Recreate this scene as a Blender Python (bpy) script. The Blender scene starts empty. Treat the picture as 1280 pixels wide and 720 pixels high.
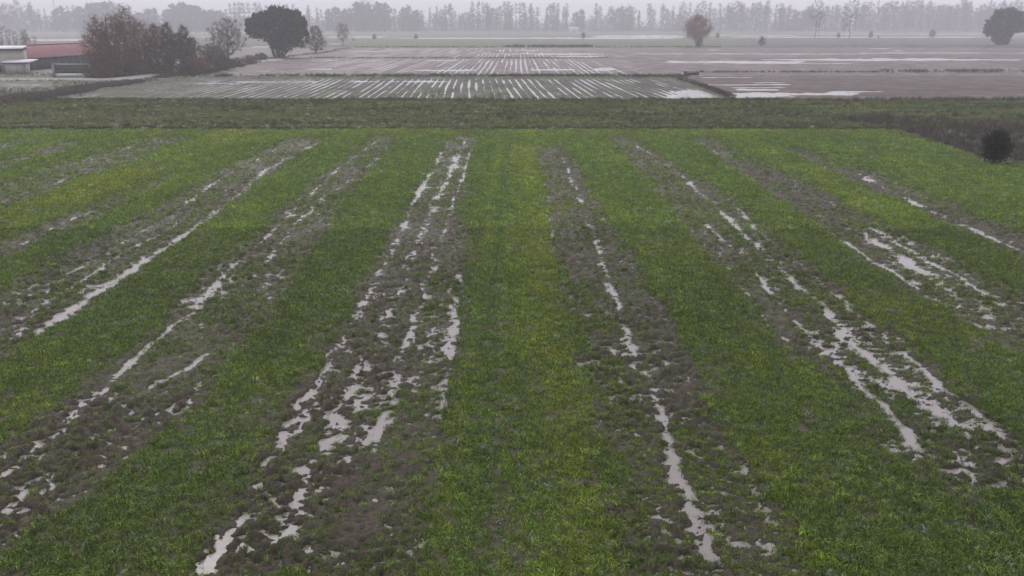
import bpy, math, random
import numpy as np
from mathutils import Vector

SC = bpy.context.scene
COL = SC.collection
random.seed(7)
RNG = np.random.default_rng(11)

# ------------------------------------------------------------------ camera
CAM_H = 8.0
FPX = 1150.0                       # focal length in photo pixels (1280 wide)
PITCH = math.atan((360.0 - 29.0) / FPX)
cam_d = bpy.data.cameras.new('camera')
cam_d.sensor_width = 36.0
cam_d.lens = 36.0 * FPX / 1280.0
cam_d.clip_start = 0.1
cam_d.clip_end = 8000.0
cam = bpy.data.objects.new('camera', cam_d)
COL.objects.link(cam)
cam.location = (0, 0, CAM_H)
cam.rotation_euler = (math.pi / 2 - PITCH, 0, 0)
SC.camera = cam

# ------------------------------------------------------------------ sky, sun, exposure
SUN_EL, SUN_AZ = math.radians(48), math.radians(-25)
w = bpy.data.worlds.new('World')
SC.world = w
w.use_nodes = True
nt = w.node_tree
nt.nodes.clear()
sky = nt.nodes.new('ShaderNodeTexSky')
sky.sky_type = 'NISHITA'
sky.sun_disc = False
sky.sun_elevation = SUN_EL
sky.sun_rotation = SUN_AZ
sky.dust_density = 6.0
sky.air_density = 1.0
mixn = nt.nodes.new('ShaderNodeMix')
mixn.data_type = 'RGBA'
mixn.inputs[0].default_value = 0.93
nt.links.new(sky.outputs[0], mixn.inputs[6])
mixn.inputs[7].default_value = (6.85, 6.75, 7.5, 1)       # even overcast cloud
bg = nt.nodes.new('ShaderNodeBackground')
bg.inputs[1].default_value = 0.15
nt.links.new(mixn.outputs[2], bg.inputs[0])
wo = nt.nodes.new('ShaderNodeOutputWorld')
nt.links.new(bg.outputs[0], wo.inputs[0])

sun_d = bpy.data.lights.new('sun', 'SUN')
sun_d.energy = 1.1
sun_d.angle = math.radians(35)
sun_d.color = (1.0, 0.97, 0.94)
sun = bpy.data.objects.new('sun', sun_d)
COL.objects.link(sun)
sun.rotation_euler = (math.pi / 2 - SUN_EL, 0, -SUN_AZ + math.pi)
sun.location = (0, 0, 60)

SC.view_settings.view_transform = 'Standard'
SC.view_settings.look = 'None'
SC.view_settings.gamma = 1.0
SC.view_settings.exposure = 0.03
SC.view_settings.use_curve_mapping = False
SC.render.engine = 'CYCLES'
cy = SC.cycles
cy.use_denoising = True
cy.max_bounces = 6
cy.diffuse_bounces = 3
cy.glossy_bounces = 3
cy.transmission_bounces = 3
cy.volume_bounces = 2
cy.transparent_max_bounces = 6
cy.caustics_reflective = False
cy.caustics_refractive = False

# ------------------------------------------------------------------ photo <-> ground
CP, SP = math.cos(PITCH), math.sin(PITCH)


def ground(px, py, z=0.0):
    """the point of the level z that lies at a photo pixel"""
    x = (px - 640.0) / FPX
    y = (360.0 - py) / FPX
    dy = CP + y * SP
    dz = -SP + y * CP
    t = (z - CAM_H) / dz
    return Vector((x * t, dy * t, z))


def project(X, Y):
    zc = Y * CP + CAM_H * SP
    px = 640.0 + FPX * X / zc
    py = 360.0 + FPX * (CAM_H * CP - Y * SP) / zc
    return px, py


def metres(npx, Y):
    return npx * (Y * CP + CAM_H * SP) / FPX


# ------------------------------------------------------------------ noise
def _hash(ix, iy, seed):
    h = (ix.astype(np.int64) * 374761393 + iy.astype(np.int64) * 668265263 + seed * 974711) & 0xffffffff
    h = ((h ^ (h >> 13)) * 1274126177) & 0xffffffff
    h = h ^ (h >> 16)
    return (h & 0xffff).astype(np.float32) / 65535.0


def vnoise(x, y, seed=0):
    ix, iy = np.floor(x), np.floor(y)
    fx, fy = (x - ix).astype(np.float32), (y - iy).astype(np.float32)
    fx = fx * fx * (3 - 2 * fx)
    fy = fy * fy * (3 - 2 * fy)
    a = _hash(ix, iy, seed)
    b = _hash(ix + 1, iy, seed)
    c = _hash(ix, iy + 1, seed)
    d = _hash(ix + 1, iy + 1, seed)
    return (a + (b - a) * fx) * (1 - fy) + (c + (d - c) * fx) * fy


def fbm(x, y, octv=3, seed=0, gain=.55):
    s, amp, tot = 0, 1.0, 0
    for i in range(octv):
        s = s + amp * vnoise(x * 2 ** i + 17.3 * i, y * 2 ** i - 9.1 * i, seed + i)
        tot += amp
        amp *= gain
    return s / tot


def ss(a, b, x):
    t = np.clip((x - a) / (b - a), 0, 1)
    return t * t * (3 - 2 * t)


# ------------------------------------------------------------------ materials
def mat(name):
    m = bpy.data.materials.new(name)
    m.use_nodes = True
    nt = m.node_tree
    nt.nodes.clear()
    out = nt.nodes.new('ShaderNodeOutputMaterial')
    p = nt.nodes.new('ShaderNodeBsdfPrincipled')
    nt.links.new(p.outputs[0], out.inputs[0])
    return m, nt, p, out


def nz(nt, scale, detail=4, rough=0.6, coord='Object'):
    tc = nt.nodes.new('ShaderNodeTexCoord')
    n = nt.nodes.new('ShaderNodeTexNoise')
    n.inputs['Scale'].default_value = scale
    n.inputs['Detail'].default_value = detail
    n.inputs['Roughness'].default_value = rough
    nt.links.new(tc.outputs[coord], n.inputs['Vector'])
    return n


def ramp(nt, src, stops):
    r = nt.nodes.new('ShaderNodeValToRGB')
    el = r.color_ramp.elements
    while len(el) < len(stops):
        el.new(0.5)
    for e, (p, c) in zip(el, stops):
        e.position = p
        e.color = (c[0], c[1], c[2], 1)
    nt.links.new(src, r.inputs[0])
    return r


def plain(name, c, rough=0.7, scale=3.0, var=0.25, bump=0.0, spec=0.3):
    m, nt, p, out = mat(name)
    n = nz(nt, scale, 5)
    lo = [v * (1 - var) for v in c]
    hi = [min(1, v * (1 + var)) for v in c]
    r = ramp(nt, n.outputs[0], [(0.3, lo), (0.7, hi)])
    nt.links.new(r.outputs[0], p.inputs['Base Color'])
    p.inputs['Roughness'].default_value = rough
    p.inputs['Specular IOR Level'].default_value = spec
    if bump:
        b = nt.nodes.new('ShaderNodeBump')
        b.inputs['Strength'].default_value = bump
        b.inputs['Distance'].default_value = 0.02
        nt.links.new(n.outputs[0], b.inputs['Height'])
        nt.links.new(b.outputs[0], p.inputs['Normal'])
    return m


def soil_material(name, scale, rough_lo, rough_hi, bump, dist):
    """soil whose own colour (earth, moss, straw) is kept per vertex in 'earth'"""
    m, nt, p, out = mat(name)
    a = nt.nodes.new('ShaderNodeAttribute')
    a.attribute_name = 'earth'
    n = nz(nt, scale, 6, 0.7)
    r = ramp(nt, n.outputs[0], [(0.25, (0.55, 0.55, 0.55)), (0.5, (1, 1, 1)), (0.78, (1.45, 1.42, 1.38))])
    mx = nt.nodes.new('ShaderNodeMix')
    mx.data_type = 'RGBA'
    mx.blend_type = 'MULTIPLY'
    mx.inputs[0].default_value = 1.0
    nt.links.new(a.outputs['Color'], mx.inputs[6])
    nt.links.new(r.outputs[0], mx.inputs[7])
    nt.links.new(mx.outputs[2], p.inputs['Base Color'])
    n2 = nz(nt, scale * 0.35, 3)
    rr = nt.nodes.new('ShaderNodeMapRange')
    rr.inputs[1].default_value = 0.35
    rr.inputs[2].default_value = 0.65
    rr.inputs[3].default_value = rough_lo
    rr.inputs[4].default_value = rough_hi
    nt.links.new(n2.outputs[0], rr.inputs[0])
    ml = nt.nodes.new('ShaderNodeMath')
    ml.operation = 'MULTIPLY'
    nt.links.new(rr.outputs[0], ml.inputs[0])
    nt.links.new(a.outputs['Alpha'], ml.inputs[1])
    nt.links.new(ml.outputs[0], p.inputs['Roughness'])
    p.inputs['Specular IOR Level'].default_value = 0.22
    b = nt.nodes.new('ShaderNodeBump')
    b.inputs['Strength'].default_value = bump
    b.inputs['Distance'].default_value = dist
    nt.links.new(n.outputs[0], b.inputs['Height'])
    nt.links.new(b.outputs[0], p.inputs['Normal'])
    return m


def leaf_material(name, stops, rough=0.5, trans=0.25, spec=0.35, glint=1.8):
    """blade colour follows the plant's own tint, stored on each plant"""
    m, nt, p, out = mat(name)
    a = nt.nodes.new('ShaderNodeAttribute')
    a.attribute_type = 'INSTANCER'
    a.attribute_name = 'tint'
    r = ramp(nt, a.outputs['Fac'], stops)
    v = nt.nodes.new('ShaderNodeAttribute')
    v.attribute_type = 'INSTANCER'
    v.attribute_name = 'plant_tone'
    mx = nt.nodes.new('ShaderNodeMix')
    mx.data_type = 'RGBA'
    mx.blend_type = 'MULTIPLY'
    mx.inputs[0].default_value = 1.0
    nt.links.new(r.outputs[0], mx.inputs[6])
    gm = nt.nodes.new('ShaderNodeNewGeometry')
    # every blade a little paler or darker than the next, some painted with a bluish sky glint
    mr = ramp(nt, gm.outputs['Random Per Island'], [(0.0, (.30, .30, .30)), (.45, (.85, .85, .85)), (.78, (1.25, 1.25, 1.3)), (.84, (1.6, 1.5, glint)), (1.0, (2.0, 1.9, glint * 1.25))])
    mu = nt.nodes.new('ShaderNodeMix')
    mu.data_type = 'RGBA'
    mu.blend_type = 'MULTIPLY'
    mu.inputs[0].default_value = 1.0
    nt.links.new(v.outputs['Fac'], mu.inputs[6])
    nt.links.new(mr.outputs[0], mu.inputs[7])
    nt.links.new(mu.outputs[2], mx.inputs[7])
    nt.links.new(mx.outputs[2], p.inputs['Base Color'])
    p.inputs['Roughness'].default_value = rough
    p.inputs['Specular IOR Level'].default_value = spec
    t = nt.nodes.new('ShaderNodeBsdfTranslucent')
    nt.links.new(mx.outputs[2], t.inputs[0])
    ms = nt.nodes.new('ShaderNodeMixShader')
    ms.inputs[0].default_value = trans
    nt.links.new(p.outputs[0], ms.inputs[1])
    nt.links.new(t.outputs[0], ms.inputs[2])
    nt.links.new(ms.outputs[0], out.inputs[0])
    return m


def water_material():
    m, nt, p, out = mat('muddy_water')
    n = nz(nt, 0.15, 3)
    r = ramp(nt, n.outputs[0], [(0.35, (0.17, 0.145, 0.13)), (0.65, (0.22, 0.195, 0.18))])
    nt.links.new(r.outputs[0], p.inputs['Base Color'])
    n3 = nz(nt, 1.3, 4)                                # patches ruffled by the drizzle
    rr = nt.nodes.new('ShaderNodeMapRange')
    rr.inputs[1].default_value = 0.35
    rr.inputs[2].default_value = 0.65
    rr.inputs[3].default_value = 0.10
    rr.inputs[4].default_value = 0.30
    nt.links.new(n3.outputs[0], rr.inputs[0])
    nt.links.new(rr.outputs[0], p.inputs['Roughness'])
    p.inputs['IOR'].default_value = 1.45
    p.inputs['Specular IOR Level'].default_value = 0.85
    n2 = nz(nt, 9.0, 4)
    b = nt.nodes.new('ShaderNodeBump')
    b.inputs['Strength'].default_value = 0.25
    b.inputs['Distance'].default_value = 0.006
    nt.links.new(n2.outputs[0], b.inputs['Height'])
    nt.links.new(b.outputs[0], p.inputs['Normal'])
    return m


M_SOIL = soil_material('wet_field_soil', 16.0, 0.38, 0.75, 1.0, 0.04)
M_FAR = soil_material('far_field_soil', 0.9, 0.6, 0.85, 0.4, 0.05)
M_PLOUGH = soil_material('rain_soaked_ploughland', 0.9, 0.44, 0.72, 0.3, 0.04)
M_PLOUGH.node_tree.nodes['Principled BSDF'].inputs['Specular IOR Level'].default_value = 0.3
M_WATER = water_material()
M_WHEAT = leaf_material('wheat_blade', [(0.0, (0.115, 0.155, 0.080)), (0.10, (0.105, 0.172, 0.020)), (0.5, (0.145, 0.215, 0.014)), (1.0, (0.230, 0.265, 0.014))], rough=.42, trans=.28, spec=.25, glint=2.7)  # lowest tint stop is the painted pale glint
M_MEADOW = leaf_material('meadow_grass', [(0.0, (0.058, 0.080, 0.020)), (0.5, (0.104, 0.136, 0.030)), (1.0, (0.150, 0.122, 0.060))], rough=0.7, spec=0.2)
M_DRY = leaf_material('dry_stalk', [(0.0, (0.050, 0.044, 0.037)), (0.5, (0.095, 0.076, 0.060)), (1.0, (0.070, 0.080, 0.036))], rough=0.8, spec=0.15)
M_BARK = plain('bark', (0.062, 0.054, 0.050), 0.85, 2.0, 0.3)
M_TWIG = plain('twig', (0.100, 0.076, 0.066), 0.85, 0.6, 0.3)
M_FARTWIG = plain('far_twig', (0.060, 0.055, 0.058), 0.85, 0.3, 0.25)
M_RUST = plain('russet_leaf', (0.185, 0.098, 0.058), 0.8, 0.5, 0.4)
M_BROWNLEAF = plain('brown_leaf', (0.150, 0.095, 0.062), 0.8, 0.5, 0.35)
M_REDLEAF = plain('red_leaf', (0.25, 0.085, 0.065), 0.8, 0.5, 0.35)
M_OCHRE = plain('ochre_leaf', (0.14, 0.095, 0.06), 0.8, 0.5, 0.35)
M_PINE = plain('evergreen_leaf', (0.026, 0.033, 0.026), 0.7, 0.8, 0.35)
M_JUNI = plain('shrub_leaf', (0.008, 0.011, 0.007), 0.75, 3.0, 0.4)
M_CREAM = plain('cream_render', (0.40, 0.37, 0.34), 0.8, 1.2, 0.08)
M_ROOFW = plain('wet_pale_sheet', (0.62, 0.60, 0.62), 0.35, 1.0, 0.06, spec=0.5)
M_RED = plain('red_roof_sheet', (0.235, 0.088, 0.093), 0.55, 0.6, 0.2)
M_SLATE = plain('slate_blue_cladding', (0.060, 0.072, 0.080), 0.7, 1.0, 0.15)
M_DARK = plain('dark_opening', (0.03, 0.03, 0.032), 0.5, 2.0, 0.1)
M_GREY = plain('grey_metal', (0.24, 0.235, 0.235), 0.5, 2.0, 0.12)
M_CONC = plain('concrete', (0.27, 0.25, 0.235), 0.85, 2.0, 0.15)
M_FASC = plain('brown_fascia', (0.11, 0.06, 0.055), 0.7, 2.0, 0.15)
M_WHITE = plain('white_paint', (0.62, 0.61, 0.62), 0.6, 2.0, 0.05)
M_GRAVEL = plain('pale_gravel', (0.30, 0.275, 0.265), 0.9, 1.5, 0.2, 0.3)


# ------------------------------------------------------------------ mesh helpers
def link(o, parent=None):
    COL.objects.link(o)
    if parent is not None:
        o.parent = parent
    return o


def tag(o, label=None, cat=None, group=None, kind=None):
    if label:
        o['label'] = label
    if cat:
        o['category'] = cat
    if group:
        o['group'] = group
    if kind:
        o['kind'] = kind
    return o


def mesh_np(name, V, F, material, smooth=False):
    """V (n,3); F list of int arrays with equal width each (quads or tris)"""
    me = bpy.data.meshes.new(name)
    V = np.asarray(V, np.float32)
    me.vertices.add(len(V))
    me.vertices.foreach_set('co', V.ravel())
    if not isinstance(F, list):
        F = [F]
    F = [np.asarray(f, np.int32) for f in F if len(f)]
    nl = sum(f.size for f in F)
    npoly = sum(len(f) for f in F)
    me.loops.add(nl)
    me.polygons.add(npoly)
    me.loops.foreach_set('vertex_index', np.concatenate([f.ravel() for f in F]))
    starts, c = [], 0
    for f in F:
        starts.append(c + np.arange(len(f)) * f.shape[1])
        c += f.size
    me.polygons.foreach_set('loop_start', np.concatenate(starts).astype(np.int32))
    if smooth:
        me.polygons.foreach_set('use_smooth', np.ones(npoly, bool))
    me.update(calc_edges=True)
    if material:
        me.materials.append(material)
    return me


def obj(name, me, parent=None):
    return link(bpy.data.objects.new(name, me), parent)


class MB:
    def __init__(self):
        self.v, self.q, self.t, self.n = [], [], [], 0

    def add(self, v, q=None, t=None):
        v = np.asarray(v, np.float32)
        self.v.append(v)
        if q is not None and len(q):
            self.q.append(np.asarray(q, np.int32) + self.n)
        if t is not None and len(t):
            self.t.append(np.asarray(t, np.int32) + self.n)
        self.n += len(v)

    def box(self, x0, x1, y0, y1, z0, z1):
        v = [(x, y, z) for z in (z0, z1) for y in (y0, y1) for x in (x0, x1)]
        self.add(v, [(0, 2, 3, 1), (4, 5, 7, 6), (0, 1, 5, 4), (1, 3, 7, 5), (3, 2, 6, 7), (2, 0, 4, 6)])

    def prism(self, prof, y0, y1):
        """closed profile [(x,z)] swept along y"""
        n = len(prof)
        v = [(x, y0, z) for x, z in prof] + [(x, y1, z) for x, z in prof]
        q = [(i, (i + 1) % n, n + (i + 1) % n, n + i) for i in range(n)]
        t = [(0, i + 1, i) for i in range(1, n - 1)] + [(n, n + i, n + i + 1) for i in range(1, n - 1)]
        self.add(v, q, t)

    def tubes(self, p0, p1, r0, r1, sides=4):
        p0, p1 = np.asarray(p0, np.float32), np.asarray(p1, np.float32)
        r0 = np.asarray(r0, np.float32).reshape(-1, 1)
        r1 = np.asarray(r1, np.float32).reshape(-1, 1)
        d = p1 - p0
        d /= np.linalg.norm(d, axis=1, keepdims=True) + 1e-6
        up = np.where(np.abs(d[:, 2:3]) > 0.9, np.array([[1, 0, 0]]), np.array([[0, 0, 1]]))
        a = np.cross(d, up)
        a /= np.linalg.norm(a, axis=1, keepdims=True) + 1e-6
        b = np.cross(d, a)
        rings = []
        for k in range(sides):
            th = 2 * math.pi * k / sides
            rings.append(p0 + r0 * (a * math.cos(th) + b * math.sin(th)))
        for k in range(sides):
            th = 2 * math.pi * k / sides
            rings.append(p1 + r1 * (a * math.cos(th) + b * math.sin(th)))
        v = np.stack(rings, 1).reshape(-1, 3)
        base = np.arange(len(p0))[:, None] * 2 * sides
        q = np.concatenate([base + np.array([[k, (k + 1) % sides, sides + (k + 1) % sides, sides + k]]) for k in range(sides)])
        self.add(v, q)

    def slivers(self, p0, p1, wid, rng):
        """thin flat twigs or blades: one triangle each"""
        d = p1 - p0
        r = rng.normal(size=p0.shape)
        s = np.cross(d, r)
        s /= np.linalg.norm(s, axis=1, keepdims=True) + 1e-6
        wid = np.asarray(wid).reshape(-1, 1)
        v = np.stack([p0 - s * wid, p0 + s * wid, p1], 1).reshape(-1, 3)
        self.add(v, None, np.arange(len(v)).reshape(-1, 3))

    def leaves(self, c, size, rng, out=None):
        n = len(c)
        a = rng.normal(size=(n, 3))
        if out is not None:
            a = a * 0.7 + out
        a /= np.linalg.norm(a, axis=1, keepdims=True) + 1e-6
        b = np.cross(a, rng.normal(size=(n, 3)))
        b /= np.linalg.norm(b, axis=1, keepdims=True) + 1e-6
        sz = np.asarray(size).reshape(-1, 1)
        v = np.stack([c - a * sz, c + b * sz * 0.55, c + a * sz * 1.1, c - b * sz * 0.55], 1).reshape(-1, 3)
        self.add(v, np.arange(len(v)).reshape(-1, 4))

    def mesh(self, name, material, smooth=False):
        F = []
        if self.q:
            F.append(np.concatenate(self.q))
        if self.t:
            F.append(np.concatenate(self.t))
        return mesh_np(name, np.concatenate(self.v), F, material, smooth)

    def build(self, name, material, parent=None, smooth=False):
        return obj(name, self.mesh(name, material, smooth), parent)


def fan_grid(y0, y1, ny, nx, half, xoff=0.0):
    """ground sheet whose cells grow with distance"""
    ys = np.exp(np.linspace(math.log(y0), math.log(y1), ny))
    u = np.linspace(-1, 1, nx)
    Y = np.repeat(ys[:, None], nx, 1)
    X = u[None, :] * half(ys)[:, None] + xoff
    i = np.arange((ny - 1) * (nx - 1))
    r, c = i // (nx - 1), i % (nx - 1)
    a = r * nx + c
    F = np.stack([a, a + 1, a + nx + 1, a + nx], 1)
    return X.ravel(), Y.ravel(), F


def ground_object(name, X, Y, Z, F, earth, material, damp=None):
    me = mesh_np(name, np.stack([X, Y, Z], 1), F, material, True)
    at = me.attributes.new('earth', 'FLOAT_COLOR', 'POINT')
    c = np.ones((len(X), 4), np.float32)
    c[:, :3] = earth
    if damp is not None:
        c[:, 3] = 1 - damp
    at.data.foreach_set('color', c.ravel())
    o = obj(name, me)
    return tag(o, kind='structure')


# ------------------------------------------------------------------ the sown field
# s = across-row coordinate, 1 unit = 8.3 m, rows run to the vanishing point; py = photo row
STRIPS = [   # bare, waterlogged strips: ([(py, s_left, s_right)...], plants left on them)
    ([(168, -.57, -.33), (220, -.60, -.30), (300, -.60, -.24), (400, -.60, -.175), (550, -.61, -.175), (720, -.60, -.17)], .17),
    ([(183, .17, .40), (300, .17, .50), (400, .19, .52), (560, .19, .51), (720, .20, .53)], .24),
    ([(172, .80, 1.0), (230, .83, 1.2), (300, .82, 1.22), (450, .84, 1.22), (560, .86, 1.2), (605, .95, 1.2)], .24),
    ([(174, 1.5, 1.7), (230, 1.47, 1.8), (330, 1.48, 1.85), (400, 1.48, 1.85), (460, 1.5, 1.85)], .20),
    ([(185, 2.1, 2.3), (230, 2.12, 2.40), (330, 2.12, 2.40)], .22),
    ([(170, -1.25, -1.0), (220, -1.27, -.97), (300, -1.24, -.9), (400, -1.2, -.85), (500, -1.2, -.83), (640, -1.18, -.9), (720, -1.2, -.95)], .33),
    ([(172, -1.97, -1.62), (220, -1.97, -1.6), (300, -1.95, -1.52), (400, -1.9, -1.5), (450, -1.9, -1.52)], .34),
    ([(222, -2.3, -2.2), (260, -2.33, -2.16), (330, -2.33, -2.16)], .42),
    ([(173, -3.2, -2.78), (240, -3.2, -2.72), (290, -3.1, -2.75)], .36),
    ([(178, -3.75, -3.5), (220, -3.75, -3.5)], .36),
    ([(176, -4.25, -4.0), (200, -4.25, -4.0)], .4),
]
PUDDLES = [  # water lines along the wheel ruts: ([(py, s)...], half width in s, depth)
    ([(178, -.57), (250, -.575), (284, -.553), (387, -.547), (475, -.549), (560, -.557), (720, -.565)], .022, .150),
    ([(178, -.36), (217, -.34), (245, -.352), (308, -.345), (382, -.338), (462, -.34), (530, -.343), (560, -.33)], .014, .150),
    ([(175, -.44), (215, -.44), (300, -.445), (370, -.44), (441, -.43), (500, -.46), (560, -.45), (670, -.44)], .028, .09),
    ([(340, -.21), (410, -.21), (446, -.197), (510, -.187), (616, -.184), (690, -.185)], .018, .075),
    ([(195, .345), (250, .365), (300, .369), (400, .352), (500, .366), (600, .353), (700, .356)], .018, .130),
    ([(190, .17), (290, .172), (350, .167), (400, .175)], .010, .115),
    ([(270, .455), (300, .46), (360, .495), (400, .50)], .010, .105),
    ([(285, .846), (318, .86), (390, .842), (430, .85)], .010, .125),
    ([(280, .945), (312, .964), (345, .955), (390, .944), (470, .947), (530, .951), (560, .95)], .015, .130),
    ([(180, .985), (217, 1.085), (300, 1.078), (380, 1.08), (437, 1.04), (490, 1.07), (560, 1.10)], .019, .120),
    ([(250, 1.2), (290, 1.168), (340, 1.173), (390, 1.178)], .011, .140),
    ([(440, 1.174), (520, 1.174), (550, 1.17)], .012, .115),
    ([(180, 1.56), (205, 1.50), (234, 1.49), (280, 1.498), (320, 1.496), (358, 1.508)], .011, .150),
    ([(228, 1.72), (262, 1.738), (311, 1.737), (355, 1.74), (380, 1.74)], .012, .145),
    ([(290, 1.64), (330, 1.64), (370, 1.615)], .030, .100),
    ([(205, 2.33), (228, 2.235), (264, 2.2), (290, 2.216), (320, 2.216)], .030, .140),
    ([(228, 2.815), (250, 2.79)], .012, .14),
    ([(175, -1.179), (210, -1.222), (250, -1.19), (296, -1.168), (348, -1.147), (385, -1.13), (455, -1.137), (545, -1.122), (610, -1.135)], .016, .165),
    ([(185, -1.02), (215, -1.03), (248, -1.115), (295, -1.075), (330, -1.05)], .014, .110),
    ([(452, -.861), (500, -.861), (520, -.865)], .009, .15),
    ([(440, -.945), (460, -.955), (480, -1.0), (510, -1.02)], .022, .090),
    ([(600, -1.05), (720, -1.02)], .03, .085),
    ([(180, -1.667), (198, -1.685), (214, -1.71), (232, -1.64), (254, -1.597), (274, -1.576), (304, -1.552), (340, -1.553), (387, -1.557), (415, -1.54)], .026, .135),
    ([(177, -1.909), (216, -1.905), (240, -1.85), (267, -1.80), (290, -1.785), (348, -1.78), (385, -1.79)], .014, .125),
    ([(265, -1.70), (291, -1.69), (318, -1.709), (340, -1.686), (385, -1.683), (400, -1.68)], .012, .135),
    ([(255, -2.26), (282, -2.25), (301, -2.235), (320, -2.23)], .013, .16),
    ([(180, -3.12), (192, -3.09), (205, -3.127)], .022, .155),
    ([(185, -2.94), (207, -2.89), (214, -2.88), (250, -2.86)], .018, .125),
    ([(188, -3.63), (206, -3.64)], .018, .13),
    ([(180, -4.17), (185, -4.17)], .03, .13),
]


def s_of(px, py):
    return (px - 645.0) / (py - 29.0)


def field(X, Y):
    px, py = project(X, Y)
    s = s_of(px, py)
    n_edge = fbm(X / 0.9, Y / 1.6, 3, 3) - 0.5
    n_big = fbm(X / 3.0, Y / 7.0, 3, 21)
    clod = fbm(X / 0.18, Y / 0.18, 3, 40, .8)
    fine = fbm(X / 0.11, Y / 0.11, 2, 60)
    lump = fbm(X / 1.1, Y / 1.7, 3, 80)
    se = s + n_edge * 0.10 + (fbm(X / .3, Y / .4, 2, 5) - .5) * .05
    mud = np.zeros_like(s)
    keep = np.ones_like(s)
    for pts, dens in STRIPS:
        p = np.array(pts)
        L = np.interp(py, p[:, 0], p[:, 1])
        R = np.interp(py, p[:, 0], p[:, 2])
        m = ss(-.03, .035, se - L) * ss(-.03, .035, R - se)
        m = m * ss(p[0, 0] - 3, p[0, 0] + 5, py + 14 * n_edge) * (1 - ss(p[-1, 0] - 4, p[-1, 0] + 14, py + 30 * n_edge))
        mud = np.maximum(mud, m)
        k = dens * 2.0 * (0.35 + 1.3 * ss(.35, .65, n_big)) * (0.35 + 1.3 * ss(.35, .65, lump))
        keep = np.where(m > 0.02, keep * (1 - m) + m * k, keep)
    # weedier ground towards the lower edge of the strips
    near = ss(500, 640, py) * ss(.3, .6, fbm(X / 1.2, Y / 1.8, 3, 33))
    keep = np.clip(keep + mud * near * 0.40, 0, 1)
    # low right: patchy, tall crop
    lowr = ss(560, 640, py) * ss(.72, .85, s)
    keep = keep * (1 - lowr * 0.75 * ss(.42, .6, fbm(X / 0.8, Y / 1.0, 3, 91)))
    dip = np.zeros_like(s)
    run = fbm(X / 0.55, Y / 1.1, 3, 120)
    sw = s + (fbm(X / 0.6, Y / 1.4, 3, 140) - .5) * 0.045
    for pts, wd, dp in PUDDLES:
        p = np.array(pts)
        c = np.interp(py, p[:, 0], p[:, 1])
        f = ss(p[0, 0] - 4, p[0, 0] + 3, py) * (1 - ss(p[-1, 0] - 3, p[-1, 0] + 10, py))
        g = np.exp(-((sw - c) / (wd * 0.85)) ** 2) * f
        dip = np.maximum(dip, g * dp * (0.34 + 0.75 * ss(.28, .66, run)))
    soft = mud * 0.037 * ss(.45, .7, n_big)
    dip = .088 * (1 - np.exp(-dip * .86 / .068))
    rough = 0.35 + 1.05 * ss(.3, .65, fbm(X / 1.8, Y / 3.0, 3, 160))     # churned here, smooth silt there
    h = 0.085 - 0.032 * mud + (clod - .5) * (0.05 + 0.23 * mud * rough) + (fine - .5) * (0.02 + 0.085 * mud * rough) + (lump - .5) * 0.03 - dip - soft
    keep = keep * (1 - ss(.025, .055, dip) * 0.80)
    # narrow gap that runs down the middle of the central strip
    keep = keep * (1 - 0.7 * np.exp(-((s + .047 + n_edge * .01) / .008) ** 2))
    # tint: 0 blue green, 1 yellow green
    t = 0.10 + 0.30 * ss(.35, .7, fbm(X / 2.2, Y / 5.0, 3, 200)) * ss(.3, .6, fbm(X / .7, Y / .9, 2, 210))
    cen = ss(-.17, -.13, s) * (1 - ss(.15, .20, s))
    t = t + .02 + cen * .55 * (0.12 + 0.30 * np.exp(-((s - .10) / .06) ** 2) + 0.28 * np.exp(-((s + .15) / .035) ** 2)) * (0.3 + 1.0 * ss(.35, .65, fbm(X / 1.5, Y / 6.0, 3, 230)))
    t = t - cen * 0.5 * np.exp(-((s + .08) / .03) ** 2)
    t = t + cen * .26 * np.exp(-((py - 310) / 26) ** 2) + cen * .22 * np.exp(-((py - 205) / 22) ** 2)
    t = t + 0.30 * ss(-2.75, -2.68, s) * (1 - ss(-2.42, -2.33, s)) + 0.14 * ss(.47, .53, s) * (1 - ss(.55, .62, s)) * ss(300, 420, py)
    t = t + 0.22 * np.exp(-((s - 1.95) / .12) ** 2) * (1 - ss(260, 300, py))
    t = t + .16 * (1 - ss(165, 178, py))
    return dict(px=px, py=py, s=s, h=h, mud=mud, keep=keep, tint=np.clip(t, 0, 1), dip=dip)


FIELD_Y0, FIELD_Y1 = 8.5, ground(640, 163.5).y
X, Y, F = fan_grid(FIELD_Y0, FIELD_Y1, 730, 840, lambda y: 0.64 * y + 9.5)
fd = field(X, Y)
soil_c = np.array([0.062, 0.048, 0.032])
moss_c = np.array([0.052, 0.060, 0.016])
mo = ss(.45, .75, fbm(X / .5, Y / .6, 3, 300))[:, None] * (0.45 + 0.5 * (1 - fd['mud'][:, None]))
earth = soil_c * (1 - mo) + moss_c * mo
earth = earth * (0.75 + 0.5 * fbm(X / 4, Y / 9, 2, 310)[:, None])
dampness = (1 - ss(.0, .055, fd['h'])) * .5              # saturated soil is darker than drained soil
earth = earth * (1 - dampness[:, None])
ground_object('crop_field', X, Y, fd['h'], F, earth, M_SOIL, dampness)
del fd

# ------------------------------------------------------------------ meadow beyond the crop
MEADOW_Y1 = ground(640, 126).y


def meadow_h(X, Y):
    px, py = project(X, Y)
    h = 0.10 + (fbm(X / 1.2, Y / 1.2, 3, 400) - .5) * 0.12 + (fbm(X / 7, Y / 7, 2, 410) - .5) * 0.12
    return h, px, py


X, Y, F = fan_grid(FIELD_Y1 - 0.02, MEADOW_Y1, 90, 420, lambda y: 0.66 * y + 9.0)
h, px, py = meadow_h(X, Y)
mb_ = ss(.4, .7, fbm(X / 4, Y / 3, 3, 420))[:, None]
ground_object('meadow', X, Y, h, F, np.array([.060, .066, .034]) * (1 - mb_) + np.array([.085, .066, .048]) * mb_, M_SOIL)

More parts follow.
